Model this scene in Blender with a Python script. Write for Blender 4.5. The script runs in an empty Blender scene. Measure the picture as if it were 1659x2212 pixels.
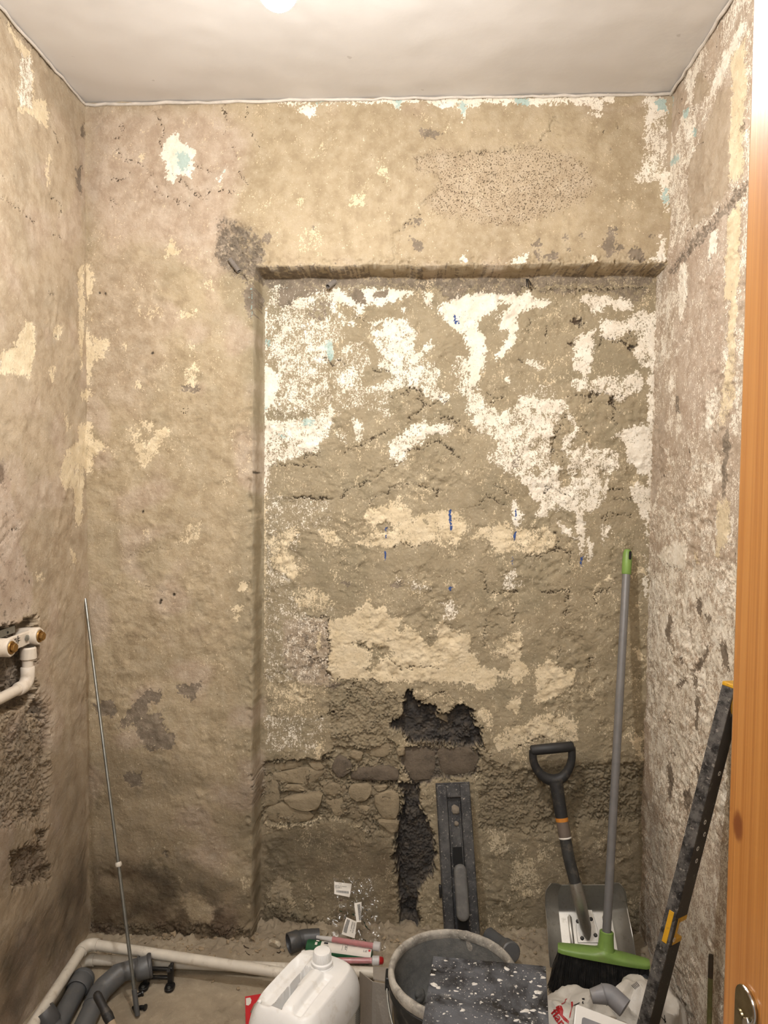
import bpy, bmesh, math, random
import numpy as np
from mathutils import Vector, Matrix, Quaternion
from mathutils.bvhtree import BVHTree

random.seed(7)
S = bpy.context.scene
COL = S.collection
R_ = math.radians

# ------------------------------------------------------------------ camera
FPX, IW, IH = 1534.0, 1659.0, 2212.0
CAM = np.array([0.0, 0.0, 1.405])
YAW, PITCH, ROLL = R_(3.0), R_(2.3), R_(0.6)
_d = np.array([-math.sin(YAW) * math.cos(PITCH), math.cos(YAW) * math.cos(PITCH), -math.sin(PITCH)])
_r = np.cross(_d, [0, 0, 1.0]); _r /= np.linalg.norm(_r)
_u = np.cross(_r, _d)
_r, _u = _r * math.cos(ROLL) + _u * math.sin(ROLL), _u * math.cos(ROLL) - _r * math.sin(ROLL)
cd = bpy.data.cameras.new('camera')
cam = bpy.data.objects.new('camera', cd); COL.objects.link(cam)
m4 = Matrix.Identity(4)
for i in range(3):
    m4[i][0], m4[i][1], m4[i][2], m4[i][3] = _r[i], _u[i], -_d[i], CAM[i]
cam.matrix_world = m4
cd.sensor_fit = 'VERTICAL'; cd.sensor_height = 24.0
cd.lens = 24.0 * FPX / IH
cd.clip_start = 0.02
S.camera = cam

# ------------------------------------------------------------------ world, exposure, lights
S.view_settings.view_transform = 'Standard'
S.view_settings.look = 'None'
S.view_settings.exposure = 0.16
S.view_settings.gamma = 1.0
S.view_settings.use_curve_mapping = False
S.cycles.max_bounces = 6; S.cycles.diffuse_bounces = 3; S.cycles.glossy_bounces = 3
wd = bpy.data.worlds.new('world'); S.world = wd; wd.use_nodes = True
wd.node_tree.nodes['Background'].inputs[0].default_value = (1.0, 0.95, 0.89, 1)
wd.node_tree.nodes['Background'].inputs[1].default_value = 0.30
BULB_L = 1120.0
BULB_COL = (1.0, 0.985, 0.965)
hl = bpy.data.lights.new('added_hall_fill', 'AREA'); hl.shape = 'DISK'; hl.size = 0.7
hl.energy = 21.0; hl.color = (1.0, 0.97, 0.93)  # unseen fill light, added behind the camera to brighten the room
hlo = bpy.data.objects.new('added_hall_fill', hl); COL.objects.link(hlo)
hlo.location = (-0.1, -1.0, 2.35)
hlo.rotation_euler = (Vector((0.0, 1.8, 0.1)) - hlo.location).to_track_quat('-Z', 'Y').to_euler()

# ------------------------------------------------------------------ pixel -> place helpers (photo survey)
def ray(x, y):
    return _d + _r * ((x - IW / 2) / FPX) - _u * ((y - IH / 2) / FPX)
def onY(x, y, Y):
    v = ray(x, y); return Vector(CAM + v * (Y / v[1]))
def onX(x, y, X):
    v = ray(x, y); return Vector(CAM + v * (X / v[0]))
def onZ(x, y, Z):
    v = ray(x, y); return Vector(CAM + v * ((Z - CAM[2]) / v[2]))

XL, XR, YB, YN, ZC = -1.010, 0.697, 2.100, 2.200, 2.520
NX0, NX1, NZ1 = -0.500, 0.76, 2.040

# ------------------------------------------------------------------ node helper
def srgb(r, g, b):
    f = lambda c: (c / 255 / 12.92) if c / 255 <= 0.04045 else ((c / 255 + 0.055) / 1.055) ** 2.4
    return (f(r), f(g), f(b), 1.0)

class NT:
    def __init__(self, name):
        self.m = bpy.data.materials.new(name); self.m.use_nodes = True
        self.t = self.m.node_tree; self.n = self.t.nodes
        self.b = self.n['Principled BSDF']
        self.out = self.n['Material Output']
    def link(self, a, b): self.t.links.new(a, b)
    def add(self, typ, **kw):
        x = self.n.new(typ)
        for k, v in kw.items(): setattr(x, k, v)
        return x
    def val(self, sock, v):
        if hasattr(v, 'links') or isinstance(v, bpy.types.NodeSocket): self.link(v, sock)
        else: sock.default_value = v
    def coord(self, scale=(1, 1, 1)):
        tc = self.add('ShaderNodeTexCoord')
        if scale == (1, 1, 1): return tc.outputs['Object']
        mp = self.add('ShaderNodeMapping'); self.link(tc.outputs['Object'], mp.inputs[0]); mp.inputs[3].default_value = scale
        return mp.outputs[0]
    def noise(self, co, scale, detail=4, rough=0.6, dist=0.0):
        x = self.add('ShaderNodeTexNoise'); self.link(co, x.inputs['Vector'])
        x.inputs['Scale'].default_value = scale; x.inputs['Detail'].default_value = detail
        x.inputs['Roughness'].default_value = rough; x.inputs['Distortion'].default_value = dist
        return x.outputs[0]
    def vor(self, co, scale, feature='F1', out='Distance'):
        x = self.add('ShaderNodeTexVoronoi', feature=feature); self.link(co, x.inputs['Vector'])
        x.inputs['Scale'].default_value = scale
        return x.outputs[out]
    def math(self, op, a, b=0.0, c=0.0):
        x = self.add('ShaderNodeMath', operation=op)
        self.val(x.inputs[0], a); self.val(x.inputs[1], b); self.val(x.inputs[2], c)
        return x.outputs[0]
    def ramp(self, v, a, b, lo=0.0, hi=1.0, smooth=True):
        x = self.add('ShaderNodeMapRange'); x.interpolation_type = 'SMOOTHSTEP' if smooth else 'LINEAR'
        self.val(x.inputs[0], v); self.val(x.inputs[1], a); self.val(x.inputs[2], b)
        x.inputs[3].default_value = lo; x.inputs[4].default_value = hi
        return x.outputs[0]
    def mix(self, f, a, b, blend='MIX'):
        x = self.add('ShaderNodeMix', data_type='RGBA', blend_type=blend)
        self.val(x.inputs[0], f); self.val(x.inputs[6], a); self.val(x.inputs[7], b)
        return x.outputs[2]
    def bump(self, h, dist=0.002, strength=1.0):
        x = self.add('ShaderNodeBump'); x.inputs['Strength'].default_value = strength
        x.inputs['Distance'].default_value = dist
        self.link(h, x.inputs['Height']); self.link(x.outputs[0], self.b.inputs['Normal'])
    def set(self, **kw):
        for k, v in kw.items(): self.val(self.b.inputs[k.replace('_', ' ')], v)
        return self

def plain(name, col, rough=0.5, metal=0.0, bump=0.0, bscale=200, var=0.12, vscale=30, spec=0.5, dirt=None, dirt_amt=0.4, dscale=25):
    """a plain material with slight mottling, optional dust or dirt and fine grain"""
    t = NT(name); co = t.coord()
    n = t.noise(co, vscale, 5, 0.65)
    c = t.mix(t.ramp(n, 0.3, 0.7), [x * (1 - var) for x in col[:3]] + [1], [min(1, x * (1 + var)) for x in col[:3]] + [1])
    if dirt:
        d = t.noise(co, dscale, 7, 0.72)
        c = t.mix(t.math('MULTIPLY', t.ramp(d, 0.52, 0.68), dirt_amt), c, dirt)
    t.set(Base_Color=c, Roughness=rough, Metallic=metal)
    t.b.inputs['Specular IOR Level'].default_value = spec
    if bump: t.bump(t.noise(co, bscale, 4, 0.6), bump)
    return t.m

# ------------------------------------------------------------------ mesh helpers
class MB:
    def __init__(self): self.v = []; self.f = []
    def _add(self, vs, fs):
        b = len(self.v); self.v.extend([tuple(x) for x in vs]); self.f.extend([tuple(i + b for i in f) for f in fs]); return self
    def box(self, c, s, M=None):
        c = Vector(c); x, y, z = s[0] / 2, s[1] / 2, s[2] / 2
        vs = [Vector((a * x, b * y, d * z)) for a in (-1, 1) for b in (-1, 1) for d in (-1, 1)]
        if M is not None: vs = [M @ (c + v) for v in vs]
        else: vs = [c + v for v in vs]
        return self._add(vs, [(0, 1, 3, 2), (4, 6, 7, 5), (0, 4, 5, 1), (2, 3, 7, 6), (0, 2, 6, 4), (1, 5, 7, 3)])
    def rings(self, rings, cap0=True, cap1=True, closed=True):
        n = len(rings[0]); vs = [p for r in rings for p in r]; fs = []
        for i in range(len(rings) - 1):
            for j in range(n if closed else n - 1):
                k = (j + 1) % n
                fs.append((i * n + j, i * n + k, (i + 1) * n + k, (i + 1) * n + j))
        if cap0: fs.append(tuple(range(n - 1, -1, -1)))
        if cap1: fs.append(tuple((len(rings) - 1) * n + j for j in range(n)))
        return self._add(vs, fs)
    def tube(self, pts, r, seg=16, caps=True, inner=None, smooth=0):
        pts = [Vector(p) for p in pts]
        rs = list(r) if isinstance(r, (list, tuple)) else [r] * len(pts)
        ups = None; rings = []
        for i, p in enumerate(pts):
            a = pts[max(0, i - 1)]; b = pts[min(len(pts) - 1, i + 1)]
            t = (b - a)
            if t.length < 1e-9: t = last_t
            t = t.normalized(); last_t = t
            if ups is None:
                ups = t.orthogonal().normalized()
            ups = (ups - t * ups.dot(t)).normalized(); w = t.cross(ups)
            rings.append([p + (ups * math.cos(2 * math.pi * k / seg) + w * math.sin(2 * math.pi * k / seg)) * rs[i] for k in range(seg)])
        return self.rings(rings, caps, caps)
    def lathe(self, prof, o, axis, seg=32, cap0=False, cap1=False):
        o = Vector(o); ax = Vector(axis).normalized(); u = ax.orthogonal().normalized(); w = ax.cross(u)
        rings = [[o + ax * h + (u * math.cos(2 * math.pi * k / seg) + w * math.sin(2 * math.pi * k / seg)) * r for k in range(seg)] for r, h in prof]
        return self.rings(rings, cap0, cap1)
    def prism(self, poly, o, ex, ey, en, th):
        o, ex, ey, en = Vector(o), Vector(ex), Vector(ey), Vector(en); n = len(poly)
        a = [o + ex * p[0] + ey * p[1] for p in poly]; b = [p + en * th for p in a]
        fs = [tuple(range(n - 1, -1, -1)), tuple(range(n, 2 * n))] + [(i, (i + 1) % n, n + (i + 1) % n, n + i) for i in range(n)]
        return self._add(a + b, fs)
    def blob(self, c, r, seed=0, amp=0.25, sub=2, M=None):
        bm = bmesh.new(); bmesh.ops.create_icosphere(bm, subdivisions=sub, radius=1.0)
        rng = random.Random(seed); ph = [(rng.uniform(1.5, 4), rng.uniform(0, 6), Vector((rng.gauss(0, 1), rng.gauss(0, 1), rng.gauss(0, 1))).normalized()) for _ in range(6)]
        vs = []
        for v in bm.verts:
            k = 1 + amp * sum(math.sin(f * v.co.dot(d) + q) for f, q, d in ph) / 2.4
            p = Vector((v.co.x * r[0], v.co.y * r[1], v.co.z * r[2])) * k
            vs.append(Vector(c) + (M @ p if M else p))
        fs = [[v.index for v in f.verts] for f in bm.faces]; bm.free()
        return self._add(vs, fs)
    def build(self, name, mat, parent=None, smooth=35, bevel=0.0, bseg=2, subsurf=0):
        me = bpy.data.meshes.new(name); me.from_pydata(self.v, [], self.f); me.update()
        bm = bmesh.new(); bm.from_mesh(me); bmesh.ops.recalc_face_normals(bm, faces=bm.faces); bm.to_mesh(me); bm.free()
        return link(name, me, mat, parent, smooth, bevel, bseg, subsurf)

def link(name, me, mat, parent=None, smooth=35, bevel=0.0, bseg=2, subsurf=0):
    o = bpy.data.objects.new(name, me); COL.objects.link(o)
    if mat: me.materials.append(mat)
    if smooth:
        me.shade_smooth()
        if smooth < 180: me.set_sharp_from_angle(angle=R_(smooth))
    if bevel:
        md = o.modifiers.new('bevel', 'BEVEL'); md.width = bevel; md.segments = bseg; md.limit_method = 'ANGLE'; md.angle_limit = R_(40)
        me.shade_smooth(); md.harden_normals = False
    if subsurf:
        md = o.modifiers.new('sub', 'SUBSURF'); md.levels = subsurf; md.render_levels = subsurf
    if parent:
        o.parent = parent
        o.matrix_parent_inverse = parent.matrix_world.inverted() if parent.type != 'EMPTY' else Matrix.Translation(-parent.location)
    return o

def thing(name, label, cat, loc=(0, 0, 0), group=None):
    o = bpy.data.objects.new(name, None); COL.objects.link(o); o.location = loc
    o.empty_display_size = 0.05
    o['label'] = label; o['category'] = cat
    if group: o['group'] = group
    return o
def tag(o, label, cat, group=None):
    o['label'] = label; o['category'] = cat
    if group: o['group'] = group
    return o
def struct(o): o['kind'] = 'structure'; return o

def arc(p0, p1, p2, rad, n=7):
    """points of a bend of radius rad between the legs p0-p1 and p1-p2"""
    p0, p1, p2 = Vector(p0), Vector(p1), Vector(p2)
    a = (p0 - p1).normalized(); b = (p2 - p1).normalized()
    th = a.angle(b); t = rad / math.tan(th / 2)
    s, e = p1 + a * t, p1 + b * t
    c = p1 + (a + b).normalized() * (rad / math.sin(th / 2))
    out = []
    q0, q1 = s - c, e - c
    for i in range(n):
        f = i / (n - 1); ang = q0.angle(q1)
        out.append(c + (q0 * math.sin((1 - f) * ang) + q1 * math.sin(f * ang)) / math.sin(ang))
    return out

def text_mesh(s, size, o, ex, ey, name, mat, parent, lift=0.0004, align='LEFT', on=None, direction=None, bold=0.0):
    cu = bpy.data.curves.new('t', 'FONT'); cu.body = s; cu.size = size; cu.align_x = align; cu.offset = bold
    ob = bpy.data.objects.new('t', cu); COL.objects.link(ob)
    bpy.context.view_layer.update()
    me = bpy.data.meshes.new_from_object(ob.evaluated_get(bpy.context.evaluated_depsgraph_get()))
    bpy.data.objects.remove(ob); bpy.data.curves.remove(cu)
    o, ex, ey = Vector(o), Vector(ex).normalized(), Vector(ey).normalized(); en = ex.cross(ey).normalized()
    if on is not None:
        bm = bmesh.new(); bm.from_mesh(me); bmesh.ops.triangulate(bm, faces=bm.faces)
        bmesh.ops.subdivide_edges(bm, edges=bm.edges, cuts=1); bm.to_mesh(me); bm.free()
    for v in me.vertices:
        p = o + ex * v.co.x + ey * v.co.y + en * lift
        if on is not None:
            h = on.ray_cast(p + en * 0.15, -en)
            if h[0] is not None: p = h[0] + h[1] * (lift if h[1].dot(en) > 0 else -lift) + en * 0.0006
        v.co = p
    return link(name, me, mat, parent, smooth=0)

# ------------------------------------------------------------------ field painting (numpy) for the plaster walls
def fnoise(ny, nx, step, lmin, lmax, beta, seed, ax=1.0, az=1.0):
    rng = np.random.default_rng(seed)
    py, px = ny + 64, nx + 64
    F = np.fft.rfft2(rng.standard_normal((py, px)))
    fy = np.fft.fftfreq(py, step)[:, None] * az; fx = np.fft.rfftfreq(px, step)[None, :] * ax
    f = np.sqrt(fy * fy + fx * fx); f[0, 0] = 1e-9
    w = np.where((f > 1 / lmax) & (f < 1 / lmin), f ** -beta, 0) + np.where(f <= 1 / lmax, (1 / lmax) ** -beta * np.exp(-((f * lmax - 1) ** 2) * 0 - 40 * (1 - f * lmax) ** 2), 0)
    a = np.fft.irfft2(F * w, s=(py, px))[:ny, :nx]
    return ((a - a.mean()) / a.std()).astype(np.float32)
def sst(x, a, b):
    t = np.clip((x - a) / (b - a), 0, 1); return t * t * (3 - 2 * t)

CROPS = {'P': (0, 0, 1), 'L0': (0, 0, 2.765), 'C2': (500, 500, 3.318), 'C3': (950, 500, 3.318), 'C4': (500, 1050, 3.318),
         'C5': (950, 1050, 3.318), 'R6': (1380, 0, 2.7645), 'R7': (1380, 700, 2.7645), 'L8': (0, 700, 2.9625),
         'T8': (850, 200, 2.7197), 'H6': (780, 1450, 3.6853), 'F1': (0, 1800, 2.9625), 'S6': (540, 1580, 4.608),
         'B2': (500, 1850, 4.1475), 'D7': (1100, 1550, 4.608), 'M5': (0, 1280, 5.267), 'G8': (1330, 1400, 2.723), 'T7': (600, 0, 1.9518)}
def pts_px(crop, s):
    ox, oy, k = CROPS[crop]
    return [(ox + float(a) / k, oy + float(b) / k) for a, b in (q.split(',') for q in s.split())]

class Field:
    CH = ('white', 'cream', 'grey', 'teal', 'blue', 'damp_shade', 'crack', 'pink', 'olive', 'pits', 'rough', 'spare')
    def __init__(self, us, zs, step, to_uz, seed):
        self.us, self.zs = us, zs
        self.U, self.Z = np.meshgrid(us, zs); self.U = self.U.astype(np.float32); self.Z = self.Z.astype(np.float32)
        ny, nx = self.U.shape; self.sh = (ny, nx)
        self.c = {k: np.zeros(self.sh, np.float32) for k in self.CH}
        self.h = np.zeros(self.sh, np.float32)
        N = lambda i, a, b, be=1.0, **k: fnoise(ny, nx, step, a, b, be, seed * 100 + i, **k)
        self.N = N
        self.wu = N(1, 0.006, 0.09, 0.85) * 0.0045; self.wz = N(2, 0.006, 0.09, 0.85) * 0.0045
        self.to_uz = to_uz
    def sl(self, pts, mg):
        a = np.array(pts); lo = a.min(0) - mg; hi = a.max(0) + mg
        i0, i1 = np.searchsorted(self.us, [lo[0], hi[0]]); j0, j1 = np.searchsorted(self.zs, [lo[1], hi[1]])
        return slice(j0, j1), slice(i0, i1)
    def poly(self, kind, val, crop, s, dh=0.0, soft=0.005, warp=1.0):
        P = np.array([self.to_uz(*q) for q in pts_px(crop, s)])
        sl = self.sl(P, 0.03 + soft)
        u = self.U[sl] + self.wu[sl] * warp; z = self.Z[sl] + self.wz[sl] * warp
        if u.size == 0: return
        d2 = np.full(u.shape, 1e9, np.float32); ins = np.zeros(u.shape, bool)
        for i in range(len(P)):
            x0, y0 = P[i - 1]; x1, y1 = P[i]
            ex, ey = x1 - x0, y1 - y0; L = ex * ex + ey * ey + 1e-12
            t = np.clip(((u - x0) * ex + (z - y0) * ey) / L, 0, 1)
            d2 = np.minimum(d2, (u - x0 - t * ex) ** 2 + (z - y0 - t * ey) ** 2)
            if y0 != y1:
                ins ^= ((z < y0) != (z < y1)) & (u < x0 + (z - y0) / (y1 - y0) * ex)
        sd = np.sqrt(d2) * np.where(ins, 1, -1)
        m = sst(sd, -soft, soft)
        for kd in sorted(kind.split('+'), key=lambda q: q != 'bare'):
            if kd == '': continue
            if kd == 'bare':
                for q in ('white', 'cream', 'grey'): self.c[q][sl] *= (1 - m)
                continue
            k, _, v = kd.partition(':'); v = float(v) if v else val
            self.c[k][sl] = self.c[k][sl] * (1 - m) + v * m
            if k == 'cream': self.c['white'][sl] *= (1 - m)
            if k == 'white': self.c['cream'][sl] *= (1 - m)
        if dh: self.h[sl] += m * dh
    def crack(self, crop, s, depth=0.005, w=1.0):
        P = np.array([self.to_uz(*q) for q in pts_px(crop, s)])
        sl = self.sl(P, 0.03)
        u = self.U[sl] + self.wu[sl] * 0.9; z = self.Z[sl] + self.wz[sl] * 0.9
        if u.size == 0: return
        d2 = np.full(u.shape, 1e9, np.float32)
        for i in range(1, len(P)):
            x0, y0 = P[i - 1]; x1, y1 = P[i]
            ex, ey = x1 - x0, y1 - y0; L = ex * ex + ey * ey + 1e-12
            t = np.clip(((u - x0) * ex + (z - y0) * ey) / L, 0, 1)
            d2 = np.minimum(d2, (u - x0 - t * ex) ** 2 + (z - y0 - t * ey) ** 2)
        d = np.sqrt(d2)
        self.c['crack'][sl] = np.maximum(self.c['crack'][sl], np.clip(1 - d / (0.012 * w), 0, 1))
        self.h[sl] -= depth * np.exp(-(d / 0.0026) ** 2)
        # the plaster below a crack stands slightly back
    def mesh(self, name, mat, to_xyz):
        ny, nx = self.sh
        X = to_xyz(self.U, self.Z, self.h).reshape(-1, 3).astype(np.float32)
        idx = np.arange(ny * nx, dtype=np.int32).reshape(ny, nx)
        q = np.stack([idx[:-1, :-1], idx[:-1, 1:], idx[1:, 1:], idx[1:, :-1]], -1).reshape(-1, 4)
        me = bpy.data.meshes.new(name)
        me.vertices.add(len(X)); me.vertices.foreach_set('co', X.ravel())
        me.loops.add(q.size); me.loops.foreach_set('vertex_index', q.ravel())
        me.polygons.add(len(q)); me.polygons.foreach_set('loop_start', np.arange(0, q.size, 4, dtype=np.int32))
        me.polygons.foreach_set('loop_total', np.full(len(q), 4, np.int32))
        me.update(calc_edges=True)
        me.polygons.foreach_set('use_smooth', np.ones(len(q), bool))
        for a, ks in (('fa', self.CH[0:4]), ('fb', self.CH[4:8]), ('fc', self.CH[8:12])):
            at = me.color_attributes.new(a, 'FLOAT_COLOR', 'POINT')
            at.data.foreach_set('color', np.stack([self.c[k] for k in ks], -1).ravel().astype(np.float32))
        o = bpy.data.objects.new(name, me); COL.objects.link(o); me.materials.append(mat)
        return struct(o)

# ------------------------------------------------------------------ plaster material (reads the painted fields)
def plaster():
    t = NT('old_plaster'); co = t.coord(); cs = t.coord((1.0, 1.0, 0.35))
    def ch(name):
        a = t.add('ShaderNodeVertexColor'); a.layer_name = name
        s = t.add('ShaderNodeSeparateColor'); t.link(a.outputs[0], s.inputs[0])
        return s.outputs[0], s.outputs[1], s.outputs[2], a.outputs[1]
    W, Cr, G, Te = ch('fa'); Bl, Da, Ck, Pk = ch('fb'); Ol, Pi, Ro, So = ch('fc')
    fine = t.noise(co, 230, 6, 0.70, 0.7)       # lace of half scraped paint
    fines = t.noise(cs, 190, 5, 0.68, 0.4)      # the same, dragged downwards
    big = t.noise(co, 5.5, 6, 0.62); mid = t.noise(co, 28, 6, 0.65); grain = t.noise(co, 420, 3, 0.6)
    streak = t.noise(t.coord((1, 1, 0.12)), 45, 4, 0.6)
    lace = t.ramp(t.math('ADD', t.math('MULTIPLY', fine, 0.62), t.math('MULTIPLY', fines, 0.38)), 0.385, 0.615, 0, 1, False)
    patchy = t.math('SUBTRACT', t.noise(co, 24, 6, 0.7, 0.8), 0.5)
    def mask(field):
        f = t.math('MULTIPLY', t.math('MULTIPLY', field, t.math('SUBTRACT', 1.12, field)), t.math('MULTIPLY', patchy, 7.5))
        return t.ramp(t.math('SUBTRACT', t.math('ADD', field, f), lace), -0.035, 0.035)
    c = t.mix(t.ramp(big, 0.32, 0.68), srgb(167, 150, 122), srgb(188, 171, 142))
    c = t.mix(t.math('MULTIPLY', t.ramp(mid, 0.42, 0.70), 0.62), c, srgb(194, 179, 154))
    c = t.mix(t.math('MULTIPLY', t.ramp(mid, 0.50, 0.30), 0.42), c, srgb(145, 128, 105))
    c = t.mix(t.math('MULTIPLY', t.ramp(streak, 0.55, 0.75), 0.22), c, srgb(206, 190, 164))
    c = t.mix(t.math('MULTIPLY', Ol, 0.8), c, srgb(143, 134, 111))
    c = t.mix(t.math('MULTIPLY', Pk, 0.75), c, t.mix(t.ramp(mid, 0.35, 0.7), srgb(186, 164, 148), srgb(212, 195, 181)))
    c = t.mix(t.math('MULTIPLY', t.ramp(grain, 0.35, 0.65), 0.12), c, srgb(120, 102, 80))
    # pits and dirt specks
    sp = t.noise(co, 240, 3, 0.5)
    pit = t.math('MULTIPLY', t.ramp(sp, 0.60, 0.66), t.ramp(Pi, 0.1, 0.6))
    sp2 = t.math('MULTIPLY', t.ramp(t.noise(co, 130, 2, 0.5), 0.735, 0.77), 0.8)
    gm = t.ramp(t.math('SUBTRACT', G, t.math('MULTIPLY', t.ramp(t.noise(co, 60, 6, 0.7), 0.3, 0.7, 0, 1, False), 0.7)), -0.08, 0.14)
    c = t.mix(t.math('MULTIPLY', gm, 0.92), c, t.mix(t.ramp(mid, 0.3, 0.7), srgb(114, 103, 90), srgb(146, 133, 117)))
    cm, wm = mask(Cr), mask(W)
    c = t.mix(cm, c, t.mix(t.ramp(mid, 0.3, 0.7), srgb(212, 194, 161), srgb(230, 214, 184)))
    c = t.mix(wm, c, t.mix(t.ramp(mid, 0.3, 0.7), srgb(232, 221, 203), srgb(247, 240, 226)))
    tm = t.math('MULTIPLY', t.ramp(t.math('SUBTRACT', Te, t.math('MULTIPLY', lace, 0.6)), 0.0, 0.3), 0.75)
    c = t.mix(tm, c, srgb(158, 190, 186))
    c = t.mix(t.ramp(t.math('SUBTRACT', Bl, t.math('MULTIPLY', lace, 0.5)), 0.1, 0.25), c, srgb(62, 86, 140))
    c = t.mix(t.math('MULTIPLY', pit, 0.75), c, srgb(84, 68, 50))
    c = t.mix(sp2, c, srgb(92, 76, 58))
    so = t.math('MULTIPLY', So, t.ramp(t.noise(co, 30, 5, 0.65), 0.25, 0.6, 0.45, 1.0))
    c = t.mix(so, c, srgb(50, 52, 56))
    dm = t.math('MULTIPLY', t.math('MINIMUM', t.math('MULTIPLY', Da, 1.2), 1.0), t.ramp(t.noise(co, 14, 5, 0.6), 0.25, 0.65, 0.55, 1.0))
    c = t.mix(dm, c, t.mix(t.ramp(big, 0.4, 0.6), srgb(58, 50, 40), srgb(78, 61, 45)))
    ck = t.ramp(t.math('ADD', Ck, t.math('MULTIPLY', t.math('SUBTRACT', fine, 0.5), 0.16)), 0.80, 0.90)
    c = t.mix(t.math('MULTIPLY', ck, 0.86), c, srgb(62, 50, 38))  # shade inside the cracks, painted into the plaster colour
    t.set(Base_Color=c, Roughness=t.ramp(wm, 0, 1, 0.9, 0.62))
    t.b.inputs['Specular IOR Level'].default_value = 0.25
    h = t.math('ADD', t.math('MULTIPLY', t.noise(co, 380, 2, 0.6), 0.35), t.math('MULTIPLY', t.noise(co, 90, 5, 0.7), 0.8))
    h = t.math('ADD', h, t.math('MULTIPLY', t.noise(co, 55, 6, 0.75), t.math('ADD', t.math('MULTIPLY', Ro, 1.8), 0.25)))
    h = t.math('SUBTRACT', h, t.math('MULTIPLY', t.math('MULTIPLY', t.ramp(t.noise(co, 240, 3, 0.5), 0.58, 0.66), Pi), 0.9))
    t.bump(h, 0.0026, 1.0)
    return t.m
PLASTER = plaster()

# ------------------------------------------------------------------ back wall: beam, pier and the recess behind them
STEP = 0.0027
def b_uz(x, y):
    p = onY(x, y, YN if (x > 560 and y > 606) else YB); return p.x, p.z
B = Field(np.arange(-1.035, 0.735, STEP), np.arange(-0.02, 2.535, STEP), STEP, b_uz, 11)
n1 = B.N(3, 0.006, 0.05, 0.8); n2 = B.N(4, 0.05, 0.5, 1.2); n3 = B.N(5, 0.008, 0.09, 1.1); n4 = B.N(6, 0.02, 0.16, 1.2)
n5 = B.N(7, 0.008, 0.05, 0.9)
jit = B.N(8, 0.05, 0.4, 1.2) * 0.0016
nich = sst(B.U + jit, NX0 - STEP, NX0 + STEP) * sst(-(B.Z + B.N(9, 0.05, 0.4, 1.2) * 0.0022), -NZ1 - STEP, -NZ1 + STEP)
inn = sst(B.U, NX0 - 0.002, NX0 + 0.03) * sst(-B.Z, -NZ1, -NZ1 + 0.03)
lint = sst(B.Z, NZ1 - 0.01, NZ1 + 0.02) * sst(B.U, -0.55, -0.35)
B.h += n2 * 0.0014 + n1 * 0.00035 * (1 - 0.5 * lint)
# flaking layers: terraces with little cliffs
tt = n4 * 1.5 + n3 * 0.35
ter = np.floor(tt) + sst(tt - np.floor(tt), 0.0, 0.30)
B.h += ter * 0.0014 * inn * sst(B.N(10, 0.1, 0.6, 1.2), -0.7, 0.9) + n3 * 0.00045 * inn
B.h += ter * 0.0008 * (1 - inn) * (1 - lint) * sst(B.N(12, 0.08, 0.5, 1.2), -0.2, 0.9)
B.c['olive'] += 0.62 * inn + 0.25 * sst(B.N(13, 0.06, 0.6, 1.2), 0.2, 1.5)
B.c['pink'] += 0.55 * sst(B.N(14, 0.1, 0.7, 1.2), 0.3, 1.6) * (1 - inn)

# ---- paint and plaster patches, traced on the wall surface
P, K = B.poly, B.crack
P('pink', 0.75, 'P', '190,235 470,235 560,300 520,480 420,560 300,520 230,560 188,420', soft=0.05)
P('pink', 0.35, 'P', '190,560 330,560 360,760 300,900 188,860', soft=0.06)
P('olive', 0.5, 'P', '470,560 560,600 556,2000 520,2000 500,1300 540,900', soft=0.03)
P('olive:0.0+pink:0.0', 0, 'P', '560,240 900,235 1390,235 1440,560 560,570 500,460', soft=0.05)
P('damp_shade', 0.16, 'P', '190,232 230,232 215,420 188,560', soft=0.03)  # slightly darker beside the left corner
# beam: upper coat broken away to the right
P('pits:1.0+olive:0.0+pink:0.22', 0, 'T8', '130,380 280,330 380,350 680,340 840,300 1130,420 1180,560 1100,640 800,760 640,780 220,700 180,640 260,540 250,470 130,460', soft=0.02)
P('', 0, 'T8', '0,830 60,790 130,710 180,640 270,540 250,470 130,450 130,370 380,360 440,345 680,342 720,310 850,290 960,130 1010,400 1010,1005 0,1005', dh=-0.0042, soft=0.0025)
P('white', 0.82, 'T8', '-700,70 -660,45 -500,60 -200,52 0,34 1290,20 1290,50 1240,70 1200,110 1130,80 1060,70 1000,60 880,60 850,90 800,65 700,60 640,70 520,60 500,90 440,80 420,160 395,165 380,55 340,90 180,60 60,62 30,95 0,90 -30,62 -400,66 -520,72', soft=0.004)
P('white', 0.9, 'T7', '75,455 160,445 160,475 130,500', soft=0.004)
P('white', 0.55, 'T8', '1460,30 1610,30 1610,530 1430,520 1420,470 1470,430 1470,270 1510,160 1460,90')
P('white', 0.92, 'T8', '1480,30 1612,30 1600,120 1540,110 1505,200 1480,310 1468,200 1500,120')
P('white', 0.8, 'T8', '1560,470 1620,455 1622,720 1590,700 1570,560')
for s in ('380,60 432,60 428,120 400,130', '700,25 800,30 790,70 720,70', '0,30 60,30 50,80 10,90', '1540,40 1610,40 1600,110 1550,100', '1585,560 1612,560 1610,680 1590,650', '-460,45 -400,45 -410,60 -450,62'):
    P('teal', 0.8, 'T8', s)
for s in ('1550,900 1590,810 1605,1000 1490,992 1540,975', '390,970 430,940 440,1002 400,1002', '660,1002 700,985 770,940 800,962 780,1002', '1160,960 1190,960 1212,1002 1170,1002', '1150,130 1200,122 1212,147', '1195,890 1222,885 1215,905'):
    P('white', 0.92, 'T8', s, soft=0.003)
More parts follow.
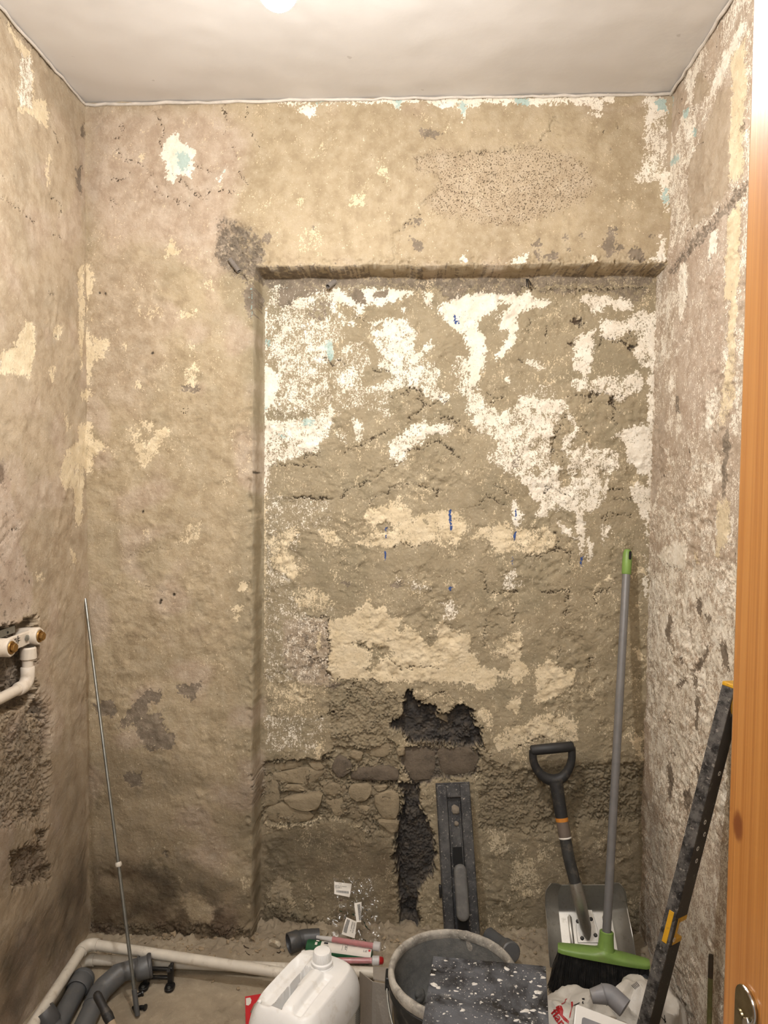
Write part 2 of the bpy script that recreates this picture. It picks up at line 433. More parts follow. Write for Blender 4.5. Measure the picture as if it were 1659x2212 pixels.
for s in ('115,745 160,728 165,770 130,782', '75,760 100,752 100,780', '800,910 860,850 882,890 850,905', '890,955 930,930 972,955 965,978 905,985', '1240,880 1285,780 1322,800 1285,880 1300,955 1250,975', '1380,950 1420,900 1465,920 1472,1000 1400,985', '985,850 1012,822 1025,862', '1088,855 1108,832 1122,862', '1008,910 1048,905 1040,937', '1262,330 1290,335 1280,357', '820,930 870,920 880,970 840,960', '1490,840 1540,850 1530,870', '100,850 170,880 160,930 120,920', '1310,880 1340,900 1330,950 1300,930'):
    P('grey:0.75', 0, 'T8', s, dh=-0.002, soft=0.004)
P('grey:0.55', 0, 'T8', '140,208 290,232 295,256 150,256', soft=0.004)
for s in ('475,470 560,500 575,560 540,610 500,600 460,560', ):
    P('grey:0.48+rough:0.9', 0, 'P', s, dh=-0.005, soft=0.02)
for s in ('570,505 582,500 584,522 572,526', '668,490 682,494 676,506', '820,528 800,532', '530,612 552,618 548,680 536,690 528,650'):
    P('grey:0.75+rough:0.5', 0, 'P', s, dh=-0.003) if len(s.split()) > 2 else None
# pale patches on pier and beam
P('white', 0.93, 'L0', '980,850 1050,778 1082,845 1160,895 1150,1060 1060,1040 1040,1105 1000,1080 990,980 950,910', dh=-0.0018, soft=0.003)
P('teal:1.0', 0, 'L0', '1050,915 1110,905 1135,985 1120,1010 1070,1020', soft=0.004)
P('white', 0.85, 'L0', '1310,1060 1330,1000 1355,998 1330,1062 1288,1092', soft=0.003); P('teal', 0.9, 'L0', '1312,1042 1340,1004 1345,1010 1325,1055', soft=0.003)
for v, s in ((0.85, '1408,942 1428,908 1446,940'), (0.7, '815,920 872,912 840,985'), (0.6, '850,790 885,775 880,830'), (0.85, '990,1490 1010,1408 1072,1505 1000,1552'), (0.5, '1160,1510 1190,1520 1175,1565'), (0.5, '1210,1690 1250,1660 1275,1740 1230,1720'), (0.55, '1060,1860 1180,1850 1180,1890 1065,1890'), (0.5, '870,1850 960,1820 980,1890 900,1920'), (0.85, '490,1575 545,1575 552,1700 520,1800 500,1900 545,2000 522,2211 485,2211')):
    P('cream', v, 'L0', s, dh=-0.0008)
for v, s in ((0.7, '760,420 790,415 785,445 758,445'), (0.6, '810,365 835,362 845,400'), (0.55, '640,430 658,428 650,455'), (0.5, '690,305 704,312 698,350'), (0.4, '655,490 700,500 690,560 640,540')):
    P('cream', v, 'P', s, dh=-0.0015)
P('cream', 0.85, 'L8', '600,90 700,85 715,125 655,220 600,232 580,292 582,390 545,390 545,300 560,130', dh=-0.001)
for v, s in ((0.8, '530,440 595,430 562,495 520,480'), (0.8, '512,518 530,518 530,605'), (0.85, '540,530 578,530 568,592'), (0.85, '515,640 575,625 592,740 690,778 672,812 600,852 582,962 548,940 532,1100 520,1285 488,1285 468,1050 400,1050 378,990 400,850 500,740'),
             (0.72, '810,660 870,682 890,605 980,650 970,682 880,662 900,742 940,772 1000,690 1088,648 1086,712 1010,772 1000,842 960,890 890,935 870,850 850,730'),
             (0.62, '1180,290 1225,262 1272,270 1275,392 1180,400'), (0.72, '845,350 892,358 908,412 870,432'), (0.5, '905,1310 960,1315 985,1400 920,1382'), (0.62, '1160,1382 1200,1290 1292,1265 1292,1382 1230,1402'), (0.4, '1110,1400 1165,1380 1160,1420'),
             (0.92, '1515,1705 1545,1650 1588,1645 1570,1730'), (0.9, '1490,1815 1520,1795 1560,1820 1545,1842 1495,1845'), (0.9, '1500,1890 1525,1855 1535,1910'), (0.7, '1290,1040 1315,1030 1312,1070'), (0.5, '1190,130 1230,125 1262,185'), (0.45, '770,130 820,120 825,165 780,165'), (0.4, '980,280 1070,265 1075,300')):
    P('cream', v, 'L8', s, dh=-0.0012)
P('grey:0.75', 0, 'L8', '1160,405 1270,392 1278,432 1165,434', dh=-0.003)
P('grey:0.6', 0, 'L8', '880,400 908,385 905,430 882,435')
P('grey:0.8+bare', 0, 'P', '258,1570 275,1535 318,1490 352,1492 350,1508 322,1522 315,1545 345,1540 355,1570 377,1592 374,1612 322,1624 300,1592 285,1560 262,1575', dh=-0.0015)
for s in ('372,1484 438,1474 420,1512 392,1502', '196,1520 240,1510 252,1545 215,1548', '262,1672 305,1668 308,1690 285,1700', '350,1840 360,1835 362,1860'):
    P('grey:0.72', 0, 'P', s, dh=-0.0015)
for a, b in ((215, 632), (228, 634), (347, 1297), (346, 1303), (309, 1105), (376, 1284), (330, 763), (547, 1021)):
    P('grey:1+damp_shade:1', 0, 'P', '%g,%g %g,%g %g,%g %g,%g' % (a - 2.5, b, a, b - 3, a + 2.5, b, a, b + 3.5), dh=-0.006, soft=0.002, warp=0.2)  # small holes, sunk and coloured dark
K('L8', '1120,465 1175,580 1215,470', 0.0015, 0.6); K('L8', '1180,578 1260,575 1262,622 1185,622', 0.0015, 0.5)
# the recess, painted once and scraped back
P('white', 0.52, 'C2', '226,340 740,420 760,560 820,600 790,720 830,760 730,800 740,900 690,960 715,1200 735,1300 700,1480 640,1500 630,1580 520,1600 400,1640 290,1690 240,1990 226,1990 226,340')
P('white', 0.42, 'C2', '280,900 560,960 700,1000 700,1280 260,1290 260,1000')
P('white:0.33+olive:0.9', 0, 'C2', '250,1270 640,1280 640,1340 250,1350')
P('white', 0.80, 'C2', '230,1350 600,1370 640,1500 600,1560 420,1620 390,1560 400,1440 300,1420 250,1560 225,1560')
P('white', 0.93, 'C2', '225,640 262,640 240,950 335,1020 345,1100 300,1200 255,1280 244,1990 226,1990')
P('white', 0.9, 'C2', '226,335 360,335 340,390 270,430 262,640 226,640')
P('grey:0.85+white:0.08', 0, 'C2', '345,410 400,370 520,342 665,350 600,432 540,482 480,462 440,522 340,535')
P('white:0.18+olive:0.9', 0, 'C2', '265,560 340,530 345,600 270,615')
P('white:0.22+olive:0.9+grey:0.35', 0, 'C2', '520,595 580,500 700,480 745,600 640,655 560,612')
for s in ('300,350 400,335 330,420 290,430', '200,420 228,420 225,690 202,690', '246,780 280,775 275,825 250,822', '680,780 720,770 735,920 700,930 670,880', '510,1355 600,1355 590,1390 520,1390', '340,1450 380,1440 375,1490', '225,1250 260,1260 255,1300'):
    P('teal', 0.85, 'C2', s)
P('white', 0.94, 'C2', '720,430 760,408 830,470 850,482 940,408 1320,428 1300,460 1180,492 1060,532 960,512 935,610 900,602 880,532 780,520 730,502')
P('white', 0.85, 'C2', '1370,430 1440,440 1430,540 1390,530'); P('white', 0.8, 'C2', '1210,530 1250,530 1240,580 1215,575')
P('white:0+grey:0.75', 0, 'C2', '838,440 900,408 950,430 962,520 900,522 880,480 838,472'); P('white:0.1+grey:0.75', 0, 'C2', '1030,440 1125,428 1110,482 1020,490')
P('white:0.97+pink:0.6', 0, 'C2', '728,405 740,350 850,338 925,390 832,412 750,424', dh=0.005)
P('grey:0.52+white:0+cream:0', 0, 'C2', '930,332 1700,320 1700,425 1540,412 1120,402 1000,402', dh=0.006, soft=0.0025)
P('grey:0.52+white:0+cream:0', 0, 'C3', '-20,325 610,322 622,390 560,440 530,470 420,462 280,452 240,420 170,450 130,492 60,492 0,410', dh=0.006, soft=0.0025)
P('grey:0.40+damp_shade:0.12', 0, 'C3', '620,340 1540,335 1540,400 1400,520 1330,490 1240,440 1060,430 860,460 700,440 640,400', dh=0.002)  # greyer, slightly darker band below the beam
P('white', 0.45, 'C2', '830,790 930,790 990,880 1000,950 940,1000 940,1130 830,1150 740,1180 720,1000 760,900')
P('white', 0.30, 'C2', '740,1180 1000,1100 1140,1180 1140,1350 1090,1310 1000,1280 860,1270 760,1330')
P('white', 0.63, 'C2', '990,690 1100,650 1240,622 1300,680 1322,760 1300,850 1380,880 1380,940 1450,940 1490,1010 1480,1130 1590,1170 1540,1220 1400,1180 1280,1100 1160,1140 1000,1130 1150,1030 1050,970 1060,880 1020,800')
P('white', 0.82, 'C2', '960,640 1240,622 1300,700 1240,800 1150,760 1020,700')
P('white', 0.0, 'C2', '1020,680 1090,665 1090,700 1030,710')
P('white', 0.70, 'C2', '1130,1500 1250,1420 1390,1320 1420,1400 1590,1370 1582,1440 1440,1452 1380,1500 1260,1570 1262,1640 1190,1662 1130,1632')
P('white', 0.62, 'C2', '870,1330 940,1360 940,1500 890,1482 860,1400'); P('white', 0.5, 'C2', '760,1440 820,1430 830,1500 780,1500')
P('white', 0.72, 'C2', '1380,830 1420,760 1472,830 1400,872'); P('white', 0.7, 'C2', '840,630 870,620 880,690 840,680')
P('white', 0.90, 'C3', '0,500 60,500 240,440 430,460 560,460 640,420 690,480 795,500 782,532 690,552 600,560 550,640 560,700 540,800 400,942 398,910 470,780 500,690 420,720 460,600 400,622 520,522 440,500 380,580 260,640 290,720 332,760 332,920 300,960 290,1070 240,1112 200,1080 210,860 180,740 90,690 0,590')
P('white:0.99+teal:0.22', 0, 'C3', '200,740 290,760 312,940 290,1060 210,1070')
P('blue', 0.9, 'C3', '108,610 130,600 140,660 118,668', soft=0.003)
P('white', 0.52, 'C3', '70,960 130,890 200,900 210,1090 290,1120 320,1180 340,1280 200,1260 160,1180 120,1110')
P('white', 0.62, 'C3', '180,1250 320,1220 420,1300 530,1280 560,1180 640,1160 780,1180 900,1220 960,1320 990,1400 990,1470 920,1560 1050,1540 1230,1560 1282,1600 1282,1680 1200,1760 1200,1900 1130,1980 960,1995 940,1900 850,1840 760,1800 760,1870 860,1995 780,1995 660,1920 640,1840 560,1760 470,1720 410,1690 330,1610 410,1560 410,1500 340,1450 260,1450 240,1370')
P('white', 0.80, 'C3', '560,1180 640,1160 780,1180 900,1230 880,1310 760,1290 640,1240')
P('white', 0.76, 'C3', '470,1720 640,1750 840,1800 950,1850 960,1995 850,1990 760,1870 660,1920 640,1840 560,1760')
for s in ('800,1500 880,1310 902,1300 960,1432 870,1480 860,1560 942,1600 900,1702 800,1640', '870,1720 942,1710 932,1830 860,1820', '1130,1690 1200,1742 1150,1772', '970,1720 1020,1710 1010,1770 975,1765'):
    P('white:0', 0, 'C3', s, dh=-0.003)
P('white', 0.80, 'C3', '950,870 980,760 1100,700 1112,720 1080,1000 1060,1042 960,990')
P('white', 0.74, 'C3', '1150,620 1340,640 1380,600 1480,560 1540,680 1562,840 1520,960 1460,990 1380,900 1420,820 1400,720 1340,720 1300,800 1240,780 1160,760')
P('white', 0.78, 'C3', '1010,490 1050,450 1230,460 1240,490 1340,490 1410,540 1300,580 1220,540 1100,590 1060,540')
P('white', 0.64, 'C3', '950,1060 1080,1050 1200,1040 1290,1060 1420,990 1460,1090 1440,1150 1390,1160 1300,1222 1200,1170 1080,1150 960,1130')
P('white', 0.90, 'C3', '1230,1480 1350,1410 1512,1380 1512,1700 1460,1752 1350,1640 1320,1500'); P('white', 0.86, 'C3', '1340,1870 1420,1800 1512,1860 1512,1985 1440,1990 1400,1920')
P('white', 0.82, 'C3', '1510,600 1570,560 1560,1000 1535,1400 1515,1990 1480,1990 1500,1000')
P('white', 0.42, 'C3', '590,920 700,910 760,980 680,1000'); P('white', 0.38, 'C3', '570,1120 800,1100 880,1180 640,1200'); P('white', 0.82, 'C3', '460,1060 500,1040 512,1080 490,1102')
P('grey:0.9', 0, 'C3', '510,1700 545,1590 565,1590 560,1690 540,1715', dh=-0.002)
for s in ('945,620 985,605 1030,665 1000,668 950,655', '920,800 960,778 968,800 935,815', '1345,830 1370,815 1405,820 1390,845 1355,848', '575,930 590,922 588,942', '1212,1200 1245,1195 1240,1245 1218,1240'):
    P('grey:0.9+damp_shade:0.75', 0, 'C3', s, dh=-0.009, soft=0.003)  # chipped holes, sunk and coloured dark
P('white', 0.26, 'C4', '230,60 720,100 720,300 480,330 460,700 720,800 700,1400 230,1400')
P('pink:0.5+grey:0.30', 0, 'C4', '380,950 690,960 700,1420 560,1420 480,1400 380,1280', soft=0.01)
P('cream', 0.72, 'C4', '270,380 480,280 400,480 470,560 460,690 400,640 300,600 280,520'); P('cream', 0.95, 'C4', '390,500 450,520 462,570 400,575')
P('cream', 0.88, 'C4', '226,60 250,60 246,740 226,740'); P('cream', 0.6, 'C4', '226,740 246,740 244,1400 228,1400')
P('cream', 0.72, 'C4', '620,330 700,300 800,430 740,442 660,382'); P('cream', 0.55, 'C4', '440,740 640,720 740,860 620,920 480,880'); P('cream', 0.9, 'C4', '610,1100 645,1030 640,1150 622,1205 608,1170', soft=0.003)
P('cream', 0.35, 'C4', '240,1400 700,1430 640,1650 250,1640'); P('cream', 0.8, 'C4', '600,1700 645,1690 640,1940 605,1940')
P('cream', 0.55, 'C4', '400,1430 620,1450 560,1560 420,1540'); P('white', 0.33, 'C4', '250,1640 680,1660 600,1900 250,1900')
P('cream', 0.80, 'C4', '960,200 1000,150 1120,150 1180,60 1230,80 1220,120 1290,150 1300,220 1400,190 1520,180 1622,190 1700,300 1622,420 1440,400 1360,420 1250,400 1180,430 1100,450 980,430 870,410 930,370 1000,340 1000,290 950,240')
P('bare', 0, 'C4', '1020,290 1120,240 1160,330 1060,330', dh=-0.003); P('bare', 0, 'C4', '1380,240 1420,250 1410,290 1390,280')
P('cream', 0.93, 'C4', '700,950 880,930 900,880 940,870 970,800 1010,860 1100,860 1130,950 1230,940 1180,1010 1220,1050 1260,990 1290,1020 1340,1040 1390,1130 1440,1150 1500,1070 1550,980 1590,1050 1700,1060 1700,1410 1400,1412 1100,1402 960,1390 720,1390 700,1300')
for s in ('1000,1230 1020,1130 1130,1150 1130,1210 1070,1230 1040,1300 980,1332', '900,1110 970,1110 970,1180 910,1172', '1100,1100 1150,1100 1140,1120', '1150,1180 1185,1190 1175,1215 1140,1210'):
    P('bare', 0, 'C4', s, dh=-0.002)
P('grey:0.9+bare', 0, 'C4', '690,1430 720,1400 785,1405 720,1465'); P('grey:0.85', 0, 'C4', '1150,700 1190,690 1235,690 1195,735 1160,725'); P('grey:0.8', 0, 'C4', '780,700 820,665 850,705'); P('white', 0.9, 'C4', '1170,660 1200,660 1210,690 1180,690')
P('white', 0.6, 'C4', '1230,720 1330,670 1350,700 1440,740 1330,745'); P('white', 0.45, 'C4', '1510,830 1600,820 1600,960 1520,940')
P('cream', 0.93, 'C5', '-20,980 60,980 110,1040 200,1070 210,1200 250,1220 300,1310 480,1330 500,1360 400,1370 400,1440 380,1462 300,1450 300,1480 250,1420 -20,1412')
P('cream', 0.86, 'C5', '380,1130 480,1182 480,1130 570,1120 520,1060 560,1030 592,1080 580,1200 590,1270 640,1280 632,1360 520,1450 500,1330 520,1240 440,1200')
P('cream', 0.90, 'C5', '690,1310 760,1260 820,1260 882,1310 880,1360 960,1310 972,1400 900,1450 880,1500 700,1560 700,1450'); P('cream', 0.85, 'C5', '480,1570 510,1510 600,1500 560,1600 540,1632')
P('cream', 0.74, 'C5', '370,1800 480,1730 640,1690 700,1640 780,1620 990,1690 992,1830 830,1830 700,1800 560,1870 440,1890 390,1872')
P('cream', 0.72, 'C5', '180,390 350,270 380,290 490,250 520,320 560,300 640,310 780,290 830,370 840,440 740,490 600,480 480,470 440,490 380,440 360,400 250,380')
P('cream', 0.82, 'C5', '360,400 400,300 490,250 510,420 480,470 440,480'); P('cream', 0.82, 'C5', '-20,170 120,200 160,260 120,400 -20,430')
P('white', 0.97, 'C5', '508,150 540,100 572,160 582,280 540,290 515,230')
P('white', 0.86, 'C5', '960,160 1030,170 1042,350 1030,500 1000,480 990,300'); P('white', 0.8, 'C5', '640,0 800,150 762,230 690,200 720,120'); P('white', 0.8, 'C5', '1060,340 1100,420 1080,552 1050,500'); P('white', 0.85, 'C5', '830,240 900,290 990,380 980,400 880,330')
P('white', 0.68, 'C5', '940,0 1200,0 1160,130 1080,190 960,120'); P('white', 0.8, 'C5', '1360,30 1480,40 1500,200 1482,500 1492,700 1500,830 1460,760 1450,600 1492,580 1470,300 1420,160')
P('white', 0.5, 'C5', '1150,280 1230,270 1220,350 1180,430 1150,350'); P('cream', 0.95, 'C5', '1170,672 1220,635 1265,680 1200,692')
P('white', 0.5, 'C5', '470,620 540,590 602,720 540,742 460,742 450,680'); P('cream', 0.8, 'C5', '1400,580 1480,570 1480,620 1400,620'); P('cream', 0.8, 'C5', '1400,830 1440,820 1450,900 1410,890'); P('cream', 0.8, 'C5', '1390,1150 1440,1160 1470,1260 1400,1220'); P('cream', 0.6, 'C5', '1340,1770 1400,1760 1480,1740 1470,1990 1420,1940')
for v, s in ((0.7, '1110,700 1150,690 1140,732'), (0.7, '1260,800 1310,790 1290,842'), (0.6, '1040,1470 1120,1460 1100,1500'), (0.6, '1000,1460 1022,1462 1010,1490'), (0.7, '280,1600 330,1580 390,1680 360,1720 290,1680'), (0.5, '380,1080 440,1090 430,1110'), (0.4, '520,860 545,860 540,1000 525,1000'), (0.4, '270,480 360,470 350,500'), (0.5, '190,510 260,505 250,525'), (0.5, '880,1000 880,1100 860,1090'), (0.5, '940,1520 970,1510 960,1560')):
    P('cream', v, 'C5', s, soft=0.003)
for cr, s in (('C4', '1560,170 1577,165 1582,320 1563,310'), ('C5', '538,170 552,165 554,240 542,240'), ('C5', '528,330 549,322 546,382 528,402'), ('C5', '516,540 526,500 527,592'), ('C5', '1008,512 1026,503 1016,572 1004,582'), ('C4', '1103,300 1117,293 1113,372 1103,372'), ('C4', '1097,470 1112,460 1110,542 1098,542'), ('C4', '1545,735 1580,715 1570,755')):
    P('blue', 0.75, cr, s, soft=0.0025, warp=0.4)
P('cream', 0.85, 'B2', '330,290 440,170 500,200 540,300 540,390 582,420 560,452 480,382 430,442 340,432 350,350'); P('cream', 0.6, 'B2', '640,280 700,250 712,322'); P('cream:0.55+rough:0.6', 0, 'B2', '650,380 760,370 742,450 640,432'); P('cream', 0.4, 'B2', '80,200 212,180 202,540 110,400')
for s in ('1105,1860 1150,1850 1172,1930 1120,1950 1098,1900', '1050,1790 1100,1800 1090,1850 1060,1840', '1160,1800 1180,1860 1165,1880'):
    P('cream', 0.5, 'P', s)
# damp foot of the wall
P('damp_shade', 0.50, 'P', '565,1795 650,1775 720,1760 830,1800 862,1860 850,2030 565,2030', soft=0.03)
P('damp_shade:0.30', 0, 'P', '640,1890 830,1890 840,1990 620,1990', soft=0.03)
P('damp_shade', 0.34, 'P', '1250,1800 1390,1740 1402,2060 1180,2060 1230,1900', soft=0.04)
P('damp_shade', 0.20, 'P', '1060,1780 1240,1800 1200,2040 1040,2040', soft=0.04)
P('damp_shade', 0.50, 'P', '188,1800 240,1780 330,1800 560,1920 560,2030 186,2030', soft=0.05)
P('damp_shade', 0.74, 'F1', '600,180 700,150 900,200 1150,260 1350,380 1500,500 1620,680 600,640', soft=0.03)
P('damp_shade', 0.12, 'F1', '1150,420 1250,390 1380,470 1350,560 1240,560', soft=0.012); P('damp_shade', 0.75, 'F1', '600,0 650,0 662,640 600,640', soft=0.012)  # upright strip behind the rod is corner shadow painted into the wall
P('damp_shade', 0.30, 'P', '186,1650 230,1600 560,1700 560,1850 186,1850', soft=0.06)
P('damp_shade', 0.22, 'P', '570,1650 860,1650 860,1790 570,1790', soft=0.05); P('damp_shade', 0.22, 'P', '1040,1650 1400,1650 1400,1800 1040,1800', soft=0.05)
P('cream:0.75', 0, 'S6', '130,892 160,915 250,940 350,925 500,930 600,910 705,866 705,884 600,930 500,950 350,946 250,962 150,935', dh=0.006, soft=0.003)
P('cream:0.6', 0, 'S6', '760,850 860,870 980,905 1100,950 1180,1010 1225,1060 1215,1075 1170,1030 1090,968 970,922 850,888 755,866', dh=0.005, soft=0.003)
for s_ in ('640,250 700,230 700,330 650,320', '700,470 730,440 750,560 720,570', '470,170 560,130 600,210 520,260', '120,380 170,350 190,440 140,470'): P('cream:0.5', 0, 'D7', ' '.join('%g,%g' % (float(a.split(',')[0]), float(a.split(',')[1]) + 900) for a in s_.split()))
# soffit, arris of the recess, dirt line under the ceiling
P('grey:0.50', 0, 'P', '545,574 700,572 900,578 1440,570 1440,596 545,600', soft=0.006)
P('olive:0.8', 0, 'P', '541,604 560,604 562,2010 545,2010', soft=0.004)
# rough, stony band and the chased slot
P('rough:1', 0, 'S6', '110,320 500,300 700,300 840,180 1000,160 1130,200 1400,110 1500,180 1480,900 1300,900 1220,1060 1100,950 850,880 600,920 250,950 130,900', dh=-0.014, soft=0.005)
P('rough:0.9', 0, 'P', '1040,1640 1130,1668 1200,1660 1400,1650 1400,1792 1330,1770 1220,1782 1160,1802 1040,1792', dh=-0.009, soft=0.014)
P('rough:0.7', 0, 'P', '705,1480 800,1470 860,1500 850,1620 720,1640', soft=0.006)
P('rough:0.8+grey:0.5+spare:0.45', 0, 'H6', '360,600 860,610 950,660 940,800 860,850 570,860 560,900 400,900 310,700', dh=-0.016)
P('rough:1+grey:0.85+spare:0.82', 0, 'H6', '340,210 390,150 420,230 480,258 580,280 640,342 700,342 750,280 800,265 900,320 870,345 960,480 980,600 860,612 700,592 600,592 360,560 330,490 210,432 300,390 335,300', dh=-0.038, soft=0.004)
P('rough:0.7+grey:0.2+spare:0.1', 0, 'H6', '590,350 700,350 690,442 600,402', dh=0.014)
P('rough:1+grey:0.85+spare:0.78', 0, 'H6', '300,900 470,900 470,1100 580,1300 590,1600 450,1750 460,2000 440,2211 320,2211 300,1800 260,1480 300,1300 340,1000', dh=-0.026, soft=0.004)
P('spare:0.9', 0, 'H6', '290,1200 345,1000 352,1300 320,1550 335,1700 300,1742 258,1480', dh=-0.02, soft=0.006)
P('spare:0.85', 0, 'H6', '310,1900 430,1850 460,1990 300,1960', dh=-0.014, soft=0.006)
P('rough:1', 0, 'P', '186,2000 400,1992 560,2005 560,2040 186,2040', dh=0.004, soft=0.006)
P('rough:1', 0, 'P', '560,1995 700,1985 850,2000 960,2005 1130,2010 1400,2030 1400,2080 560,2060', dh=0.012, soft=0.010)
from mathutils import kdtree
def rubble(F, seed, cell, asp, depth):
    m = F.c['rough'] > 0.12
    jj, ii = np.nonzero(m); out = np.zeros(F.sh, np.float32)
    if len(jj) == 0: return out
    rg_ = np.random.default_rng(seed)
    u = F.U[jj, ii] + F.wu[jj, ii] * 1.6; z = F.Z[jj, ii] + F.wz[jj, ii] * 1.6
    u0, u1, z0, z1 = u.min() - .05, u.max() + .05, z.min() - .05, z.max() + .05
    n = int((u1 - u0) * (z1 - z0) / (cell * cell)); su_ = rg_.uniform(u0, u1, n); sz_ = rg_.uniform(z0, z1, n)
    kd = kdtree.KDTree(n)
    for k in range(n): kd.insert((su_[k], sz_[k] * asp, 0), k)
    kd.balance()
    off = rg_.normal(0, 1, n); tu, tz = rg_.normal(0, .16, n), rg_.normal(0, .16, n)
    res = np.empty(len(u), np.float32)
    for k in range(len(u)):
        (c0, i0, d0), (c1_, i1, d1_) = kd.find_n((u[k], z[k] * asp, 0), 2)
        e = min(1.0, (d1_ - d0) / (cell * 0.30)); e = 1 - (1 - e) ** 2.5
        res[k] = e * (1 + 0.35 * off[i0] + (tu[i0] * (u[k] - su_[i0]) + tz[i0] * (z[k] - sz_[i0])) / depth) - 1
    out[jj, ii] = res * depth
    return out
r3 = B.N(20, 0.010, 0.07, 1.1); r4 = B.N(21, 0.02, 0.12, 1.2)
rt = r4 * 1.8 + r3 * 0.4; rter = np.floor(rt) + sst(rt - np.floor(rt), 0, 0.25)
B.h += B.c['rough'] * (rubble(B, 3, 0.036, 1.35, 0.0075) + rubble(B, 4, 0.013, 1.1, 0.0016) + r3 * 0.0010 + n5 * 0.0006)
# the ragged outer arris beside the recess
edge = np.exp(-((B.U - NX0 + 0.012) / 0.012) ** 2) * sst(-B.Z, -NZ1, -NZ1 + 0.05)
B.h -= edge * np.maximum(B.N(23, 0.02, 0.12, 1.2), 0) * 0.003
edge2 = np.exp(-((B.Z - NZ1 - 0.012) / 0.014) ** 2) * sst(B.U, NX0, NX0 + 0.05)
B.h -= edge2 * np.maximum(n5 + 0.3, 0) * 0.004
# cracks
for s in ('800,1580 940,1530 1050,1460 1140,1425', '780,1910 850,1840 940,1820 1050,1740 1120,1690 1210,1660', '990,1950 1040,1885 1130,1860 1180,1820 1260,1800 1410,1830 1480,1860 1460,1910', '1250,1570 1380,1550 1440,1500 1500,1500 1600,1600 1659,1630', '1140,1190 1200,1160 1260,1180 1290,1110 1340,1160 1380,1260 1280,1340', '1380,1260 1470,1220 1500,1180 1540,1220', '580,920 650,890 700,930 740,960 760,910 810,950', '290,1690 430,1665 540,1680 620,1690', '520,1640 560,1600 640,1595', '1010,990 1130,995', '430,1895 560,1905 730,1920', '430,1900 560,1912 730,1926', '890,620 930,610 950,640', '1270,1100 1320,1140 1370,1170'):
    K('C2', s)
for s in ('340,1160 390,1210 440,1170', '390,1210 380,1270', '930,1190 990,1170 1060,1190 1130,1150 1230,1170 1310,1190', '800,1580 820,1480 880,1370 900,1310', '790,1580 850,1590 900,1640', '1250,1220 1260,1400', '1140,820 1160,770 1220,760 1260,800 1340,800 1360,710', '0,1330 100,1350 160,1400 230,1430', '0,1500 80,1580 180,1640', '400,1830 460,1840 520,1900', '270,1970 340,1890 390,1920 470,1960', '740,1880 780,1830 830,1860 940,1900', '1210,1840 1310,1850', '1250,1920 1400,1920', '770,640 760,800', '650,620 620,720', '1090,1150 1090,1210 1060,1240', '990,1390 1070,1460', '620,340 1100,345 1560,335'):  # the last one is the shadow line under the beam, painted as a crack
    K('C3', s)
for s in ('610,510 740,490 830,470 850,400 830,330', '840,440 940,480 930,560', '340,760 440,770 560,750', '720,750 780,770 930,750', '910,770 910,930', '1115,850 1120,770 1150,750 1210,750', '860,1130 870,1180 840,1260', '560,1870 640,1830 700,1790 760,1810', '330,940 320,1140', '540,860 530,1000', '270,600 330,640 330,750', '1160,240 1240,200 1380,220', '1430,1020 1500,1030', '1080,1230 1075,1310', '380,1930 300,1880 270,1800'):
    K('C5', s)
for s in ('880,1130 940,1150 1010,1180', '1120,1210 1160,1280 1220,1310 1400,1300 1500,1300', '720,1390 860,1385 960,1390 1040,1400', '1380,1550 1460,1480 1540,1490', '790,1630 830,1520 870,1430', '620,1680 700,1620 800,1650', '520,940 700,945', '560,1248 690,1244', '1150,440 1220,405 1300,430 1440,400', '690,960 695,1380', '230,1980 400,1960 600,1975 720,1950'):
    K('C4', s)
for s in ('690,890 740,950 820,970 890,1020 920,1050', '920,1090 930,1150 1000,1170 1160,1240', '1020,1020 1090,1090 1200,1190', '900,660 960,720 970,800 950,880', '1330,630 1350,690 1340,800', '1470,630 1475,720', '1490,790 1580,910', '740,730 720,800 680,830', '1160,980 1270,1040', '1410,1010 1480,1100', '1380,870 1410,920', '660,1060 720,1080 780,1040', '660,1190 700,1230 740,1215', '1230,1130 1330,1130 1400,1140', '1210,1190 1260,1150'):
    K('L0', s, 0.003, 0.8)
for s in ('380,380 430,345 500,350 680,345 720,310', '860,280 920,210 960,130', '1230,265 1240,210', '1310,220 1320,180', '0,830 60,800 100,730 150,705', '330,565 400,585 430,570'):
    K('T8', s, 0.003, 0.7)
for s in ('870,1660 960,1690 1050,1720', '760,1500 880,1478 1000,1450 1100,1440'):
    K('L8', s, 0.002, 0.6)
K('H6', '350,560 480,590 600,600 700,590', 0.012, 1.6); K('H6', '0,890 100,900 220,900 300,880', 0.01, 1.3)
step_zone = np.maximum((np.abs(B.U - NX0) < 0.008) * (B.Z < NZ1 + 0.006), (np.abs(B.Z - NZ1) < 0.007) * (B.U > NX0 - 0.006))
for k_ in ('white', 'cream', 'teal'): B.c[k_] *= 1 - step_zone
B.c['cream'] = np.maximum(B.c['cream'], (1 - B.c['white']) * np.clip(0.10 * inn + 0.05 + 0.07 * B.N(24, 0.02, 0.3, 1.1), 0, 0.3) * (1 - B.c['rough']) * (1 - step_zone))
B.h += 0.0011 * sst(np.maximum(B.c['white'], B.c['cream']), 0.35, 0.7)
def gouge(F, u0, z0, w, l, a, d):
    P_ = np.array([(u0, z0)]); sl = F.sl(P_, max(w, l) * 1.5)
    x = (F.U[sl] + F.wu[sl] * .6 - u0); y = (F.Z[sl] + F.wz[sl] * .6 - z0)
    if x.size == 0: return
    ca_, sa_ = math.cos(a), math.sin(a); p = x * ca_ + y * sa_; q = -x * sa_ + y * ca_
    m = sst(1 - (p / w) ** 2, 0, 0.5) * sst(-q, -l * 0.5, -l * 0.5 + 0.004) * sst(q, -l * 0.5, l * 0.45)
    F.h[sl] -= d * m
grng = np.random.default_rng(5)
